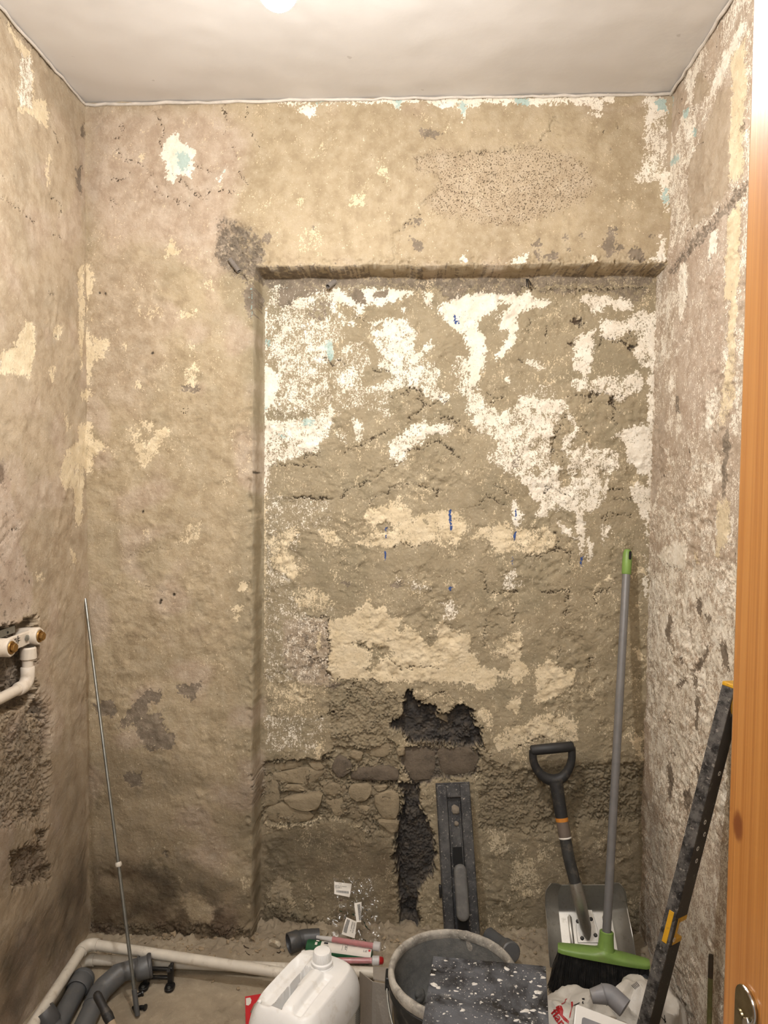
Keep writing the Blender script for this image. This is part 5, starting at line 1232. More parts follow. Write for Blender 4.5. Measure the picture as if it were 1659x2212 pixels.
# splashed black board lying over the bucket
def board_mat():
    t = NT('splashed_black_board'); co = t.coord()
    n = t.noise(co, 9, 6, 0.68, 0.6)
    c = t.mix(t.ramp(n, 0.38, 0.66), srgb(24, 26, 32), srgb(96, 99, 106))
    c = t.mix(t.math('MULTIPLY', t.ramp(t.noise(co, 36, 6, 0.75), 0.56, 0.68), 0.40), c, srgb(146, 146, 144))
    c = t.mix(t.ramp(t.noise(co, 75, 3, 0.6), 0.655, 0.70), c, srgb(206, 203, 196))
    c = t.mix(t.math('MULTIPLY', t.ramp(t.noise(co, 200, 2, 0.5), 0.66, 0.71), 0.8), c, srgb(212, 209, 202))
    t.set(Base_Color=c, Roughness=t.ramp(n, 0.35, 0.65, 0.20, 0.50)); t.b.inputs['Specular IOR Level'].default_value = 0.6
    t.bump(t.noise(co, 80, 5, 0.7), 0.0012, 0.6); return t.m
PZ = 0.306
pa, pb, pc, pd = onZ(936, 2068, PZ), onZ(1179, 2090, PZ), onZ(1188, 2262, PZ), onZ(906, 2252, PZ)
brd = thing('mixing_board', 'black board spattered with dried mortar lying across the bucket', 'board', (pa + pb + pc + pd) / 4)
bmat_ = board_mat()
n_ = 14; top_ = []
MB()._add([pa, pb, pc, pd, pa + Vector((0, 0, .0035)), pb + Vector((0, 0, .0035)), pc + Vector((0, 0, .0035)), pd + Vector((0, 0, .0035))], [(3, 2, 1, 0), (4, 5, 6, 7), (0, 1, 5, 4), (1, 2, 6, 5), (2, 3, 7, 6), (3, 0, 4, 7)]).build('plate', bmat_, brd, bevel=0.0008)
rng = random.Random(21)
sp_m = plain('mortar_splash', srgb(222, 219, 213), 0.55, var=0.12, vscale=60, dirt=srgb(120, 116, 110), dirt_amt=0.6, dscale=90)
def board_at(s, t): return pa.lerp(pb, s).lerp(pd.lerp(pc, s), t) + Vector((0, 0, .0038))
mb = MB()
for k in range(60):
    s, t = rng.uniform(.03, .97), rng.uniform(.03, .97)
    w = rng.choice((.0012, .0015, .002, .0028))
    mb.blob(board_at(s, t), (w * rng.uniform(.8, 2.2), w, 0.0010), k, 0.3, 1, Matrix.Rotation(rng.uniform(-.5, .8), 3, 'Z'))
x = mb.build('small_splashes', sp_m, brd, smooth=180); x['kind'] = 'stuff'
for k, (px_, py_) in enumerate(((935, 2105), (950, 2134), (936, 2124), (1024, 2125), (1098, 2093), (1112, 2100), (1135, 2182), (1153, 2183), (1160, 2143), (1165, 2130), (1172, 2112), (1116, 2203), (1080, 2118), (1000, 2183), (1155, 2152), (1148, 2120), (985, 2140), (1172, 2188))):
    p = onZ(px_, py_, PZ + 0.0042); rr_ = 0.0100 if k in (6, 7, 8, 11) else 0.0075
    w_ = rr_ * rng.uniform(.55, .95)
    MB().blob(p + Vector((0, 0, -0.0006)), (w_, w_ * rng.uniform(.45, .7), 0.0016), k + 60, 0.55, 3, Matrix.Rotation(rng.uniform(-.6, .6), 3, 'Z')).build('splash', sp_m, brd, smooth=180)

# ------------------------------------------------------------------ long plasterer's float
def float_mat():
    t = NT('plaster_flecked_black'); co = t.coord()
    c = t.mix(t.ramp(t.noise(co, 18, 6, 0.7), 0.35, 0.7), srgb(44, 44, 46), srgb(86, 85, 84))
    c = t.mix(t.math('MULTIPLY', t.ramp(t.noise(co, 150, 4, 0.7), 0.60, 0.66), 0.8), c, srgb(160, 154, 145))
    c = t.mix(t.math('MULTIPLY', t.ramp(t.noise(co, 45, 5, 0.7), 0.66, 0.70), 0.6), c, srgb(140, 134, 126))
    t.set(Base_Color=c, Roughness=0.6); t.bump(t.noise(co, 160, 4), 0.001, 0.6); return t.m
flm = float_mat()
ft, fb = onY(977, 1690, 2.150), onZ(1003, 2100, 0.004)
fu, fv, fw = axes(fb - ft, (1, 0.05, 0))           # fu down the tool, fv across to the right
fw = fw if fw.y < 0 else -fw                       # fw towards the viewer
FL = (fb - ft).length; FW = 0.104
FM = frame(ft, fv, fu, fw)
flo = thing('plaster_float', 'long black plasterer float with grey handle leaning on the wall behind the bucket', 'float', fb)
MB().box((0, FL / 2, 0.004), (FW, FL, 0.008), FM).build('blade', flm, flo, bevel=0.001)
for s in (-1, 1): MB().box((s * (FW / 2 - 0.0165), FL / 2, 0.015), (0.031, FL - 0.004, 0.016), FM).build('side_rail', flm, flo, bevel=0.004)
MB().box((0, 0.022, 0.015), (0.044, 0.040, 0.016), FM).build('end_rail', flm, flo, bevel=0.004)
for s in (-1, 1): MB().box((s * 0.0165, FL * 0.30, 0.012), (0.004, FL * 0.40, 0.009), FM).build('inner_rib', flm, flo, bevel=0.001)
lump_m = plain('plaster_crumb', srgb(134, 124, 110), 0.9, bump=0.003, bscale=150)
for y, rr_ in ((0.075, 0.011), (0.115, 0.006)): MB().blob(FM @ Vector((0.004, y, 0.010)), (rr_, rr_ * 1.2, 0.004), 4, 0.3, 2, FM.to_3x3()).build('dried_plaster', lump_m, flo, smooth=60)
hy = along(ft, fb, 1918); hd = (hy - ft).length; HL = 0.150
blk = plain('black_hollow', (0.008, 0.008, 0.008, 1), 0.9)
for a in (-1, 1): MB().box((0.003, hd + a * HL * 0.50, 0.0095), (0.030, 0.075, 0.004), FM).build('hollow', blk, flo)
gh = plain('worn_grey_grip', srgb(104, 103, 101), 0.6, var=0.15, vscale=30, dirt=srgb(150, 145, 136), dirt_amt=0.4)
for a in (-1, 1): MB().box((0.002, hd + a * HL * 0.36, 0.028), (0.022, 0.020, 0.038), FM).build('handle_post', flm, flo, bevel=0.003)
MB().prism(stadium(0.037, HL, 12), FM @ Vector((0.002, hd, 0.042)), fv, fu, fw, 0.022).build('handle', gh, flo, bevel=0.009, bseg=4)
MB().prism(stadium(0.014, 0.038, 8), FM @ Vector((-FW / 2 - 0.001, hd + 0.004, 0.010)), fw, fu, -fv, 0.007).build('side_knob', blackp, flo, bevel=0.002)

# grey pipe end behind the bucket
q0 = onY(1080, 2040, 2.060); q1 = onY(1102, 2056, 2.000)
stub = thing('pipe_stub', 'short grey pipe end at the wall foot behind the bucket', 'pipe', q1)
sd_ = (q1 - q0).normalized()
MB().tube([Vector((q0.x - .03, 2.10, q0.z)), q0, q1], 0.0235, 22).build('pipe', pvc, stub)
MB().lathe([(0.0235, -0.03), (0.0285, -0.028), (0.0285, 0.006), (0.025, 0.009), (0.0, 0.010)], q1, sd_, 24).build('cap', pvc, stub)

# ------------------------------------------------------------------ shovel
alu = plain('scuffed_aluminium', srgb(196, 194, 188), 0.38, metal=0.85, var=0.08, vscale=40, dirt=srgb(140, 134, 122), dirt_amt=0.5, dscale=40)
steel = plain('painted_shaft', srgb(58, 58, 57), 0.5, var=0.2, vscale=50, dirt=srgb(112, 104, 92), dirt_amt=0.5, dscale=40)
hblack = plain('black_grip_plastic', srgb(42, 42, 43), 0.55, var=0.15, vscale=30, dirt=srgb(106, 97, 84), dirt_amt=0.5, dscale=20)
orange = plain('orange_band', srgb(204, 132, 52), 0.5)
sl_ = plain('grey_sleeve', srgb(112, 100, 90), 0.5, var=0.12)
yb = bh(0.6, 0.35)
Bb = onZ(1280, 2092, 0.010); Tt = onY(1256, 1921, yb - 0.030)
su = (Tt - Bb); SLn = su.length; su = su.normalized()
sx = onY(1342, 1920, yb - 0.030) - onY(1178, 1936, yb - 0.030)
su, sv, sn = axes(su, sx); sn = sn if sn.y < 0 else -sn
sho = thing('shovel', 'aluminium shovel with black handle leaning in the right corner behind the broom', 'shovel', Bb)
NXs, NYs = 40, 36
def blade_pt(s, t, off=0.0):
    hw = 0.122 - 0.006 * t
    hw *= math.sqrt(max(0.0, 1 - (max(0, t - 0.86) / 0.14) ** 2 * 0.28))
    n = max(0, (abs(s) - 0.66) / 0.34) * 0.050 * min(1, (t + 0.25) / 0.6) + max(0, (t - 0.71) / 0.29) * 0.055
    tt_ = t - 0.03 * max(0, (abs(s) - 0.7) / 0.3) ** 2 * (t > 0.8)
    return Bb + su * (tt_ * SLn) + sv * (s * hw) + sn * (n + off)
fr_ = [[blade_pt(-1 + 2 * i / NXs, j / NYs, 0.0009) for i in range(NXs + 1)] for j in range(NYs + 1)]
bk2 = [[blade_pt(-1 + 2 * i / NXs, j / NYs, -0.0009) for i in range(NXs + 1)] for j in range(NYs + 1)]
mb = MB(); mb.rings(fr_, False, False, closed=False); mb.rings([list(r) for r in bk2], False, False, closed=False)
ol = lambda g: g[0] + [r[-1] for r in g[1:]] + list(reversed(g[-1][:-1])) + [r[0] for r in reversed(g[1:-1])]
mb.rings([ol(fr_), ol(bk2)], False, False)
mb.build('blade', alu, sho, smooth=25)
MB().tube(ol(fr_)[NXs:], 0.0016, 6).build('rolled_edge', alu, sho)
for s, tb, te in ((-0.40, 0.18, 0.66), (0.46, 0.18, 0.66)):
    MB().tube([blade_pt(s, tb, 0.002), blade_pt(s, tb + .03, 0.0045), blade_pt(s, te - .03, 0.0045), blade_pt(s, te, 0.002)], [0.002, 0.0062, 0.0062, 0.002], 12).build('stiffening_rib', alu, sho, smooth=60)
rp = blade_pt(-0.02, 0.50, 0.0012)
MB().prism([(-0.030, -0.040), (0.030, -0.040), (0.034, -0.010), (0.024, 0.050), (-0.016, 0.055), (-0.030, 0.0)], rp, sv, su, sn, 0.0022).build('rivet_plate', alu, sho, bevel=0.001)
for x, y in ((-0.022, 0.016), (0.018, 0.022), (-0.016, -0.028), (0.024, -0.020)):
    MB().lathe([(0.0, 0.0045), (0.003, 0.0040), (0.0055, 0.0015), (0.0058, 0)], rp + sv * x + su * y + sn * 0.0022, sn, 12).build('rivet', steel, sho)
s0, s1, s2, s3, s4 = rp + sn * 0.010 - su * 0.022, onY(1252, 1945, 2.035), onY(1228, 1850, 2.070), onY(1214, 1772, 2.098), onY(1201, 1690, 2.125)
MB().tube([s0 - su * 0.012, s0, s0.lerp(s1, 0.25), s1, s1.lerp(s2, .4)], [0.004, 0.010, 0.0165, 0.0185, 0.0190], 18).build('socket', sl_ if False else alu, sho, smooth=60)
e1_ = along(s2, s3, 1810)
MB().tube([s1.lerp(s2, .3), s2, e1_], [0.0165, 0.0172, 0.0172], 18).build('shaft', steel, sho)
e2_ = along(s3, s2, 1774)
MB().tube([e1_, e2_], 0.0180, 18).build('sleeve', sl_, sho)
MB().lathe([(0.0182, -0.002), (0.0192, 0.0), (0.0182, 0.003)], e1_, (e2_ - e1_).normalized(), 18).build('sleeve_ring', wcard, sho)
MB().tube([e2_, e2_.lerp(s4, 0.10)], 0.0186, 18).build('band', orange, sho)
MB().tube([e2_.lerp(s4, 0.10), e2_.lerp(s4, 0.5), s4 + (s4 - s3) * 0.02], [0.0186, 0.0188, 0.0205], 18).build('handle_stem', hblack, sho)
YD = 2.140
dp_ = [onY(x, y, YD) for x, y in ((1151, 1622), (1152, 1642), (1160, 1662), (1176, 1679), (1196, 1685), (1215, 1679), (1228, 1662), (1235, 1640), (1235, 1614))]
sm = []
for i in range(len(dp_) - 1):
    a, b = dp_[max(0, i - 1)], dp_[min(len(dp_) - 1, i + 2)]
    for k in range(4):
        t = k / 4; p1, p2 = dp_[i], dp_[i + 1]
        sm.append(0.5 * ((2 * p1) + (p2 - a) * t + (2 * a - 5 * p1 + 4 * p2 - b) * t * t + (3 * p1 - a - 3 * p2 + b) * t ** 3))
sm.append(dp_[-1])
MB().tube(sm, [0.0115 + 0.0055 * math.exp(-((i / (len(sm) - 1) - 0.5) / 0.22) ** 2) for i in range(len(sm))], 14).build('handle_loop', hblack, sho, smooth=70)
ga, gb = onY(1146, 1621, YD), onY(1239, 1612, YD); gm_ = (gb - ga).normalized()
MB().tube([ga, ga + gm_ * 0.004, ga.lerp(gb, .5), gb - gm_ * .004, gb], [0.011, 0.0150, 0.0155, 0.0150, 0.011], 18).build('hand_grip', hblack, sho, smooth=60)

# ------------------------------------------------------------------ broom
gre = plain('green_plastic', srgb(126, 158, 80), 0.42, var=0.07, vscale=30, dirt=srgb(140, 140, 100), dirt_amt=0.3)
gpole = plain('grey_painted_tube', srgb(134, 133, 134), 0.35, metal=0.3, var=0.06)
bt = onY(1356, 1186, bh(0.62, 1.2) - 0.022)
HZ = 0.122
ha, hb_, hm = onZ(1205, 2046, HZ), onZ(1403, 2082, HZ - 0.006), onZ(1308, 2058, HZ)
hx = (hb_ - ha).normalized(); hz = Vector((0, 0, 1)); hy_ = hz.cross(hx).normalized(); hz = hx.cross(hy_)
bro = thing('broom', 'green broom with black bristles and grey pole leaning in the right corner', 'broom', Vector((hm.x, hm.y, 0)))
bp0 = hm + hz * 0.030
e3 = along(bt, bp0, 1238)
MB().tube([e3, bp0], 0.0118, 20).build('pole', gpole, bro)
ax_ = (bt - e3).normalized(); tl_ = (bt - e3).length
MB().lathe([(0.0, -0.004), (0.0125, -0.004), (0.0138, 0.0), (0.0142, tl_ * .5), (0.0130, tl_ * .82), (0.0095, tl_ * .96), (0.004, tl_), (0, tl_)], e3, ax_, 24).build('end_cap', gre, bro)
MB().prism(stadium(0.0075, 0.026, 8), e3 + ax_ * (tl_ * 0.76) + Vector((0.004, -0.0138, 0)), (1, 0, 0), ax_, (0, -1, 0), 0.0012).build('hang_hole', blk, bro)
HLn = (hb_ - ha).length; rr = []
for i in range(25):
    s = i / 24; p = ha.lerp(hb_, s); e = min(s, 1 - s) * 2
    w = 0.018 + 0.004 * sst(np.float32(e), 0, 0.5); w = w * (1 if 0 < i < 24 else 0.75)
    h = 0.007 + 0.007 * float(sst(np.float32(e), 0.0, 1.0)) + 0.010 * math.exp(-((s - .52) / .07) ** 2)
    rr.append([p + hy_ * a * w + hz * (b if b <= 0 else b * h / 0.012) for a, b in ((-1, -0.006), (-1, 0.004), (-.82, 0.010), (0, 0.0125), (.82, 0.010), (1, 0.004), (1, -0.006), (0, -0.008))])
MB().rings(rr).build('head', gre, bro, smooth=60)
MB().lathe([(0.026, -0.004), (0.0215, 0.010), (0.0195, 0.030), (0.0190, 0.046), (0.0165, 0.048), (0.0125, 0.048)], hm + hz * 0.008, (bt - bp0).normalized(), 24).build('ferrule', gre, bro)
bri = plain('black_bristle', srgb(48, 48, 48), 0.5, var=0.35, vscale=60, dirt=srgb(96, 92, 86), dirt_amt=0.45, dscale=45)
rng = random.Random(4); mb = MB()
for k in range(2600):
    s, w = rng.random(), rng.uniform(-1, 1)
    p = ha.lerp(hb_, 0.015 + 0.97 * s) + hy_ * w * 0.017 - hz * 0.005
    fl_ = (s - 0.5) * 2
    end = Vector((p.x, p.y, 0.003 + rng.random() * 0.003)) + hx * (fl_ * 0.016 + rng.gauss(0, .003)) + hy_ * (w * 0.010 + rng.gauss(0, .002))
    if s < 0.06: end += hx * -0.012 * rng.random()
    m_ = p.lerp(end, 0.5) + hx * rng.gauss(0, .0015)
    r0 = 0.0011
    mb.rings([[q + hx * r0, q - hx * r0 * .5 + hy_ * r0, q - hx * r0 * .5 - hy_ * r0] for q in (p, m_, end)], False, False)
x = mb.build('bristles', bri, bro, smooth=0); x['kind'] = 'stuff'

# ------------------------------------------------------------------ spirit level
def lvl_mat():
    t = NT('worn_black_level'); co = t.coord()
    c = t.mix(t.ramp(t.noise(co, 14, 5, 0.6), 0.4, 0.7), srgb(10, 10, 13), srgb(22, 22, 25))
    c = t.mix(t.math('MULTIPLY', t.ramp(t.noise(co, 26, 6, 0.72), 0.60, 0.66), 0.55), c, srgb(120, 118, 114))
    c = t.mix(t.math('MULTIPLY', t.ramp(t.noise(co, 120, 3), 0.70, 0.73), 0.8), c, srgb(150, 146, 138))
    t.set(Base_Color=c, Roughness=0.38); t.bump(t.noise(co, 120, 4), 0.0005, 0.5); return t.m
def lvl_edge():
    t = NT('scraped_level_edge'); co = t.coord()
    c = t.mix(t.ramp(t.noise(co, 30, 6, 0.72), 0.38, 0.62), srgb(34, 34, 36), srgb(112, 110, 108))
    c = t.mix(t.math('MULTIPLY', t.ramp(t.noise(co, 90, 5, 0.7), 0.58, 0.64), 0.7), c, srgb(168, 164, 156))
    t.set(Base_Color=c, Roughness=0.5, Metallic=0.2); return t.m
lm, le = lvl_mat(), lvl_edge()
yel = plain('yellow_plastic', srgb(222, 170, 42), 0.4, var=0.05, dirt=srgb(120, 100, 60), dirt_amt=0.4, dscale=60)
YL = 1.55
lb0, lb1 = onY(1338, 2430, YL), onY(1574, 1478, YL)
lb0.z = max(lb0.z, 0.004)
la = (lb1 - lb0).normalized(); LLn = (lb1 - lb0).length
vw = (Vector(CAM) - (lb0 + lb1) / 2).normalized()
# the narrow face looks mostly at the viewer, turned a little to the left; the wide face runs back to the right
ln, lw, _q = axes(la, (1, 0, 0)); 
pr_ = la.cross(Vector((0, -1, 0))).normalized(); pr_ = pr_ if pr_.x > 0 else -pr_     # across, to the right
bkv = la.cross(pr_); bkv = bkv if bkv.y > 0 else -bkv
ANG = R_(47)
nx = pr_ * math.cos(ANG) - bkv * math.sin(ANG)        # along the narrow face, to the right and nearer
dx = pr_ * math.sin(ANG) + bkv * math.cos(ANG)        # along the wide face, going back
LM = frame(lb0, nx, dx, la)
NWd, WD = 0.025, 0.056
lev = thing('spirit_level', 'long black spirit level with yellow vials leaning against the right wall', 'level', lb0)
zc = along(lb0, lb1, 2010); za = (zc - lb0).length
ze = LLn - 0.05
GAP = 0.062
def lbox(x0, x1, y0, y1, z0, z1, name, mat, bev=0.0012):
    return MB().box(((x0 + x1) / 2, (y0 + y1) / 2, (z0 + z1) / 2), (x1 - x0, y1 - y0, z1 - z0), LM).build(name, mat, lev, bevel=bev)
lbox(-NWd / 2, NWd / 2, 0.002, WD, 0, za - GAP / 2, 'beam_section', lm)
lbox(-NWd / 2, NWd / 2, 0.002, WD, za + GAP / 2, LLn - 0.004, 'beam_section', lm)
lbox(-NWd / 2 - .0004, NWd / 2 + .0004, -0.001, 0.0035, 0, LLn - 0.004, 'narrow_face', le, 0.0008)
lbox(-NWd / 2, NWd / 2, 0.0035, 0.016, za - GAP / 2, za + GAP / 2, 'bridge', lm)
for z in (za - GAP / 2, za + GAP / 2 - 0.011): lbox(-NWd / 2 - .0006, NWd / 2 + .0006, 0.016, WD, z, z + 0.011, 'vial_frame', yel)
lbox(-NWd / 2 - .0006, NWd / 2 + .0006, 0.0155, 0.026, za - GAP / 2, za + GAP / 2, 'vial_frame', yel)
MB().tube([LM @ Vector((0, 0.030, za - 0.024)), LM @ Vector((0, 0.030, za + 0.024))], 0.0055, 14).build('vial', clear('vial_liquid', (0.80, 0.84, 0.30, 1), 0.55, 0.05), lev)
lbox(-0.004, 0.007, -0.0020, 0.0005, za - 0.026, za + 0.046, 'vial_window', yel, 0.0004)
rgp = [LM @ Vector((NWd / 2 * 1.02, 0.030 + 0.019 * math.cos(a), LLn - 0.035 + 0.026 * math.sin(a))) for a in np.linspace(0, 2 * math.pi, 25)]
MB().tube(rgp, 0.004, 8, caps=False).build('end_vial_ring', yel, lev)
lbox(-NWd / 2 - .001, NWd / 2 + .001, -0.002, WD + .001, LLn - 0.006, LLn + 0.003, 'end_cap', yel, 0.002)
for k, (z, x) in enumerate(((0.66, .3), (0.63, -.2), (0.60, .1), (0.69, -.1), (0.45, .2), (0.80, .2), (0.42, -.3))):
    q = LM @ Vector((NWd / 2 + 0.0004, WD * (0.5 + 0.6 * x), z)); ring_ = [q + (dx * math.cos(a) + la * math.sin(a)) * 0.0045 for a in np.linspace(0, 6.0, 12)]
    MB().tube(ring_, 0.0009, 6).build('plaster_spot', sp_m, lev)

# ------------------------------------------------------------------ carrier bags, elbow and socket frame at the right
def bag_mat(name, col):
    t = NT(name); co = t.coord()
    c = t.mix(t.ramp(t.noise(co, 10, 4), 0.35, 0.65), col, [x * 0.9 for x in col[:3]] + [1])
    t.set(Base_Color=c, Roughness=0.34); t.b.inputs['Subsurface Weight'].default_value = 0.0
    t.b.inputs['Specular IOR Level'].default_value = 0.5
    t.bump(t.noise(co, 55, 5, 0.6, 1.5), 0.0022, 0.7); return t.m
whb = bag_mat('white_bag_film', srgb(214, 209, 200))
def bag(name, c, r, seed, mat, lbl, cat, group=None, sub=5, amp=0.16, M=None):
    bm = bmesh.new(); bmesh.ops.create_icosphere(bm, subdivisions=sub, radius=1.0)
    vs = []
    for v in bm.verts:
        q = v.co * 1.0 + Vector((seed * 3.7, seed, 0))
        cr = abs(mnoise.noise(q * 1.6)); c2 = abs(mnoise.noise(q * 3.4 + Vector((5, 0, 0)))); c3 = abs(mnoise.noise(q * 7.5 + Vector((0, 3, 0))))
        k = 1 + amp * 1.1 * (0.9 - 2.2 * cr) + amp * 0.30 * (0.7 - 2.2 * c2) + amp * 0.06 * (0.7 - 2 * c3)
        p = Vector((v.co.x * r[0], v.co.y * r[1], v.co.z * r[2])) * k
        if M: p = M @ p
        p = Vector(c) + p; p.z = max(p.z, 0.003 + 0.002 * (v.co.z + 1))
        vs.append(p)
    fs = [[v.index for v in f.verts] for f in bm.faces]; bm.free()
    mb = MB()._add(vs, fs); o = thing(name, lbl, cat, (c[0], c[1], 0.0), group)
    mb.build('film', mat, o, smooth=50)
    return o, BVHTree.FromPolygons([Vector(v) for v in mb.v], mb.f)
c1 = onY(1250, 2178, 1.71); c1.z = 0.070
bagA, bvA = bag('carrier_bag', c1, (0.090, 0.080, 0.082), 1.0, whb, 'white carrier bag with red print crumpled in front of the broom', 'bag')
c2 = onY(1398, 2190, 1.76); c2.z = 0.065
bagB, bvB = bag('carrier_bag', c2, (0.085, 0.075, 0.092), 2.3, whb, 'white carrier bag with small black marks partly behind the spirit level', 'bag', M=Matrix.Rotation(-0.2, 3, 'Y'))
c3 = onY(1335, 2262, 1.63); c3.z = 0.055
bagC, bvC = bag('carrier_bag', c3, (0.060, 0.052, 0.085), 4.1, whb, 'rumpled white plastic bag lowest in front under the grey elbow', 'bag')
redi = plain('red_ink', srgb(176, 30, 36), 0.4, var=0.05)
def decal(bv, poly_px, mat, parent, name, grow=0.0012):
    """flat print laid on a bag: the outline is cut on the bag's own surface"""
    pts_ = []
    bm = bmesh.new(); vs = [bm.verts.new((x, y, 0)) for x, y in poly_px]
    es = [bm.edges.new((vs[i], vs[(i + 1) % len(vs)])) for i in range(len(vs))]
    bmesh.ops.triangle_fill(bm, edges=es, use_beauty=True)
    bmesh.ops.subdivide_edges(bm, edges=bm.edges, cuts=2, use_grid_fill=True)
    V_, ok = [], {}
    for i, v in enumerate(bm.verts):
        d = Vector(ray(v.co.x, v.co.y)).normalized(); h = bv.ray_cast(Vector(CAM), d)
        V_.append((h[0] + h[1] * (grow if h[1].dot(d) < 0 else -grow)) if h[0] is not None else None)
    bm.verts.index_update()
    fs = [[v.index for v in f.verts] for f in bm.faces]; bm.free()
    fs = [f for f in fs if all(V_[i] is not None for i in f)]
    if fs: MB()._add([p if p is not None else Vector() for p in V_], fs).build(name, mat, parent, smooth=0)
X7 = lambda s: [(1170 + float(a) / 5.7207, 2060 + float(b) / 5.7207) for a, b in (q.split(',') for q in s.split())]
decal(bvA, X7('178,660 210,645 245,650 268,700 262,760 340,835 335,870 270,820 200,730'), redi, bagA, 'red_shape')
decal(bvA, X7('365,600 388,595 390,640 375,680 355,790 342,800 350,740 370,680'), redi, bagA, 'red_stroke')
decal(bvA, X7('240,625 280,605 290,570 312,560 316,566 298,578 288,612 246,634'), redi, bagA, 'red_line')
def on_bag(bv, x, y):
    d = Vector(ray(x, y)).normalized(); h = bv.ray_cast(Vector(CAM), d); return h[0] if h[0] is not None else onY(x, y, 1.6)
ta, tb_ = on_bag(bvA, 1190, 2188), on_bag(bvA, 1206, 2212)
n_a = (Vector(CAM) - ta).normalized(); exa = (tb_ - ta); exa = (exa - n_a * exa.dot(n_a)).normalized()
text_mesh('flar', 0.026, ta, exa, n_a.cross(exa), 'lettering', redi, bagA, lift=0.0012, on=bvA, bold=0.0006)
for s in ('498,555 532,552 536,575 505,572', '500,600 520,590 516,612 528,622 505,628', '395,640 440,622 470,608 474,614 440,634 400,650'):
    decal(bvA, X7(s), inkm, bagA, 'small_print')
for k in range(5): decal(bvB, X7('%d,%d %d,%d %d,%d %d,%d' % (1112 + k * 14, 392 - k * 9, 1119 + k * 14, 388 - k * 9, 1162 + k * 12, 438 - k * 10, 1154 + k * 12, 444 - k * 10)), txm, bagB, 'barcode_bar')
for s in ('1462,770 1470,768 1540,840 1532,846', '1508,756 1520,756 1530,850 1518,852', '1430,640 1455,630 1470,655 1445,668'):
    decal(bvB, X7(s), inkm, bagB, 'black_mark')
g0, g1, g2 = on_bag(bvA, 1280, 2150), None, None
ey_ = min(on_bag(bvA, 1300, 2150).y, on_bag(bvC, 1330, 2190).y) - 0.020
pts3 = [onY(1277, 2152, 1.640), onY(1316, 2146, 1.640), onY(1350, 2178, 1.615)]
el2 = thing('pipe_elbow', 'light grey pipe elbow lying on top of the white carrier bags', 'pipe fitting', pts3[1])
lgp = plain('light_grey_pvc', srgb(136, 136, 140), 0.42, var=0.06, dirt=srgb(160, 150, 138), dirt_amt=0.3)
MB().tube([pts3[0]] + arc(pts3[0], pts3[1], pts3[2], 0.022, 8) + [pts3[2]], [0.0150] + [0.0215] * 8 + [0.0215], 22).build('bend', lgp, el2, smooth=60)
MB().lathe([(0.0215, -.002), (0.0228, 0), (0.0215, .002)], pts3[0].lerp(pts3[1], .72), (pts3[1] - pts3[0]).normalized(), 22).build('seam', lgp, el2)
# white socket frame
o_ = onY(1244, 2168, 1.54); tr_ = onY(1372, 2217, 1.52)
fx, fy, fn = axes(tr_ - o_, (-0.10, -0.62, -0.5)); fn = fn if fn.z > 0 else -fn
fw_ = 0.118
sock = thing('socket_frame', 'white plastic frame with grey panel and screw lying on the carrier bags', 'frame', o_)
def rrect(x0, y0, x1, y1, r, n=5):
    out = []
    for cx, cy, a0 in ((x1 - r, y1 - r, 0), (x0 + r, y1 - r, 90), (x0 + r, y0 + r, 180), (x1 - r, y0 + r, 270)):
        for i in range(n + 1): a = R_(a0 + 90 * i / n); out.append((cx + r * math.cos(a), cy + r * math.sin(a)))
    return out
gl = plain('glossy_white_plastic', srgb(236, 234, 230), 0.25, var=0.02)
MB().prism(rrect(0, 0, fw_, 0.10, 0.006), o_, fx, fy, -fn, 0.012).build('frame', gl, sock, bevel=0.002, bseg=3)
MB().prism(rrect(0.016, 0.020, 0.062, 0.085, 0.005), o_ + fn * 0.0004, fx, fy, fn, 0.0008).build('grey_panel', lgp, sock, smooth=0)
MB().lathe([(0.0055, 0), (0.005, 0.0022), (0.002, 0.003), (0, 0.003)], o_ + fx * 0.078 + fy * 0.020 + fn * 0.0003, fn, 16).build('screw', chrome, sock)
# dark sack edge by the right wall, behind the level
c4 = onY(1432, 2170, 1.92); c4.z = 0.05
bag('rubble_sack', (0.615, 1.86, 0.045), (0.040, 0.05, 0.050), 6.6, bag_mat('dark_grey_film', srgb(70, 72, 78)), 'dark grey sack on the floor between spirit level and right wall', 'sack', sub=4)
# thin green stick
stk = plain('green_painted_stick', srgb(112, 112, 72), 0.6, var=0.15, vscale=50)
k1 = onX(1536, 2062, XR - 0.016); k0_ = Vector((k1.x - 0.020, k1.y - 0.05, 0.004))
st = thing('stick', 'thin green stick with dark tip standing against the right wall by the doorway', 'stick', k0_)
km = along(k1, k0_, 2112)
MB().tube([km, k0_], 0.0054, 12).build('shaft', stk, st)
MB().tube([k1, k1.lerp(km, .12), km], [0.0046, 0.0056, 0.0056], 12).build('tip', plain('dark_stained_tip', srgb(66, 58, 48), 0.5, var=0.2), st)

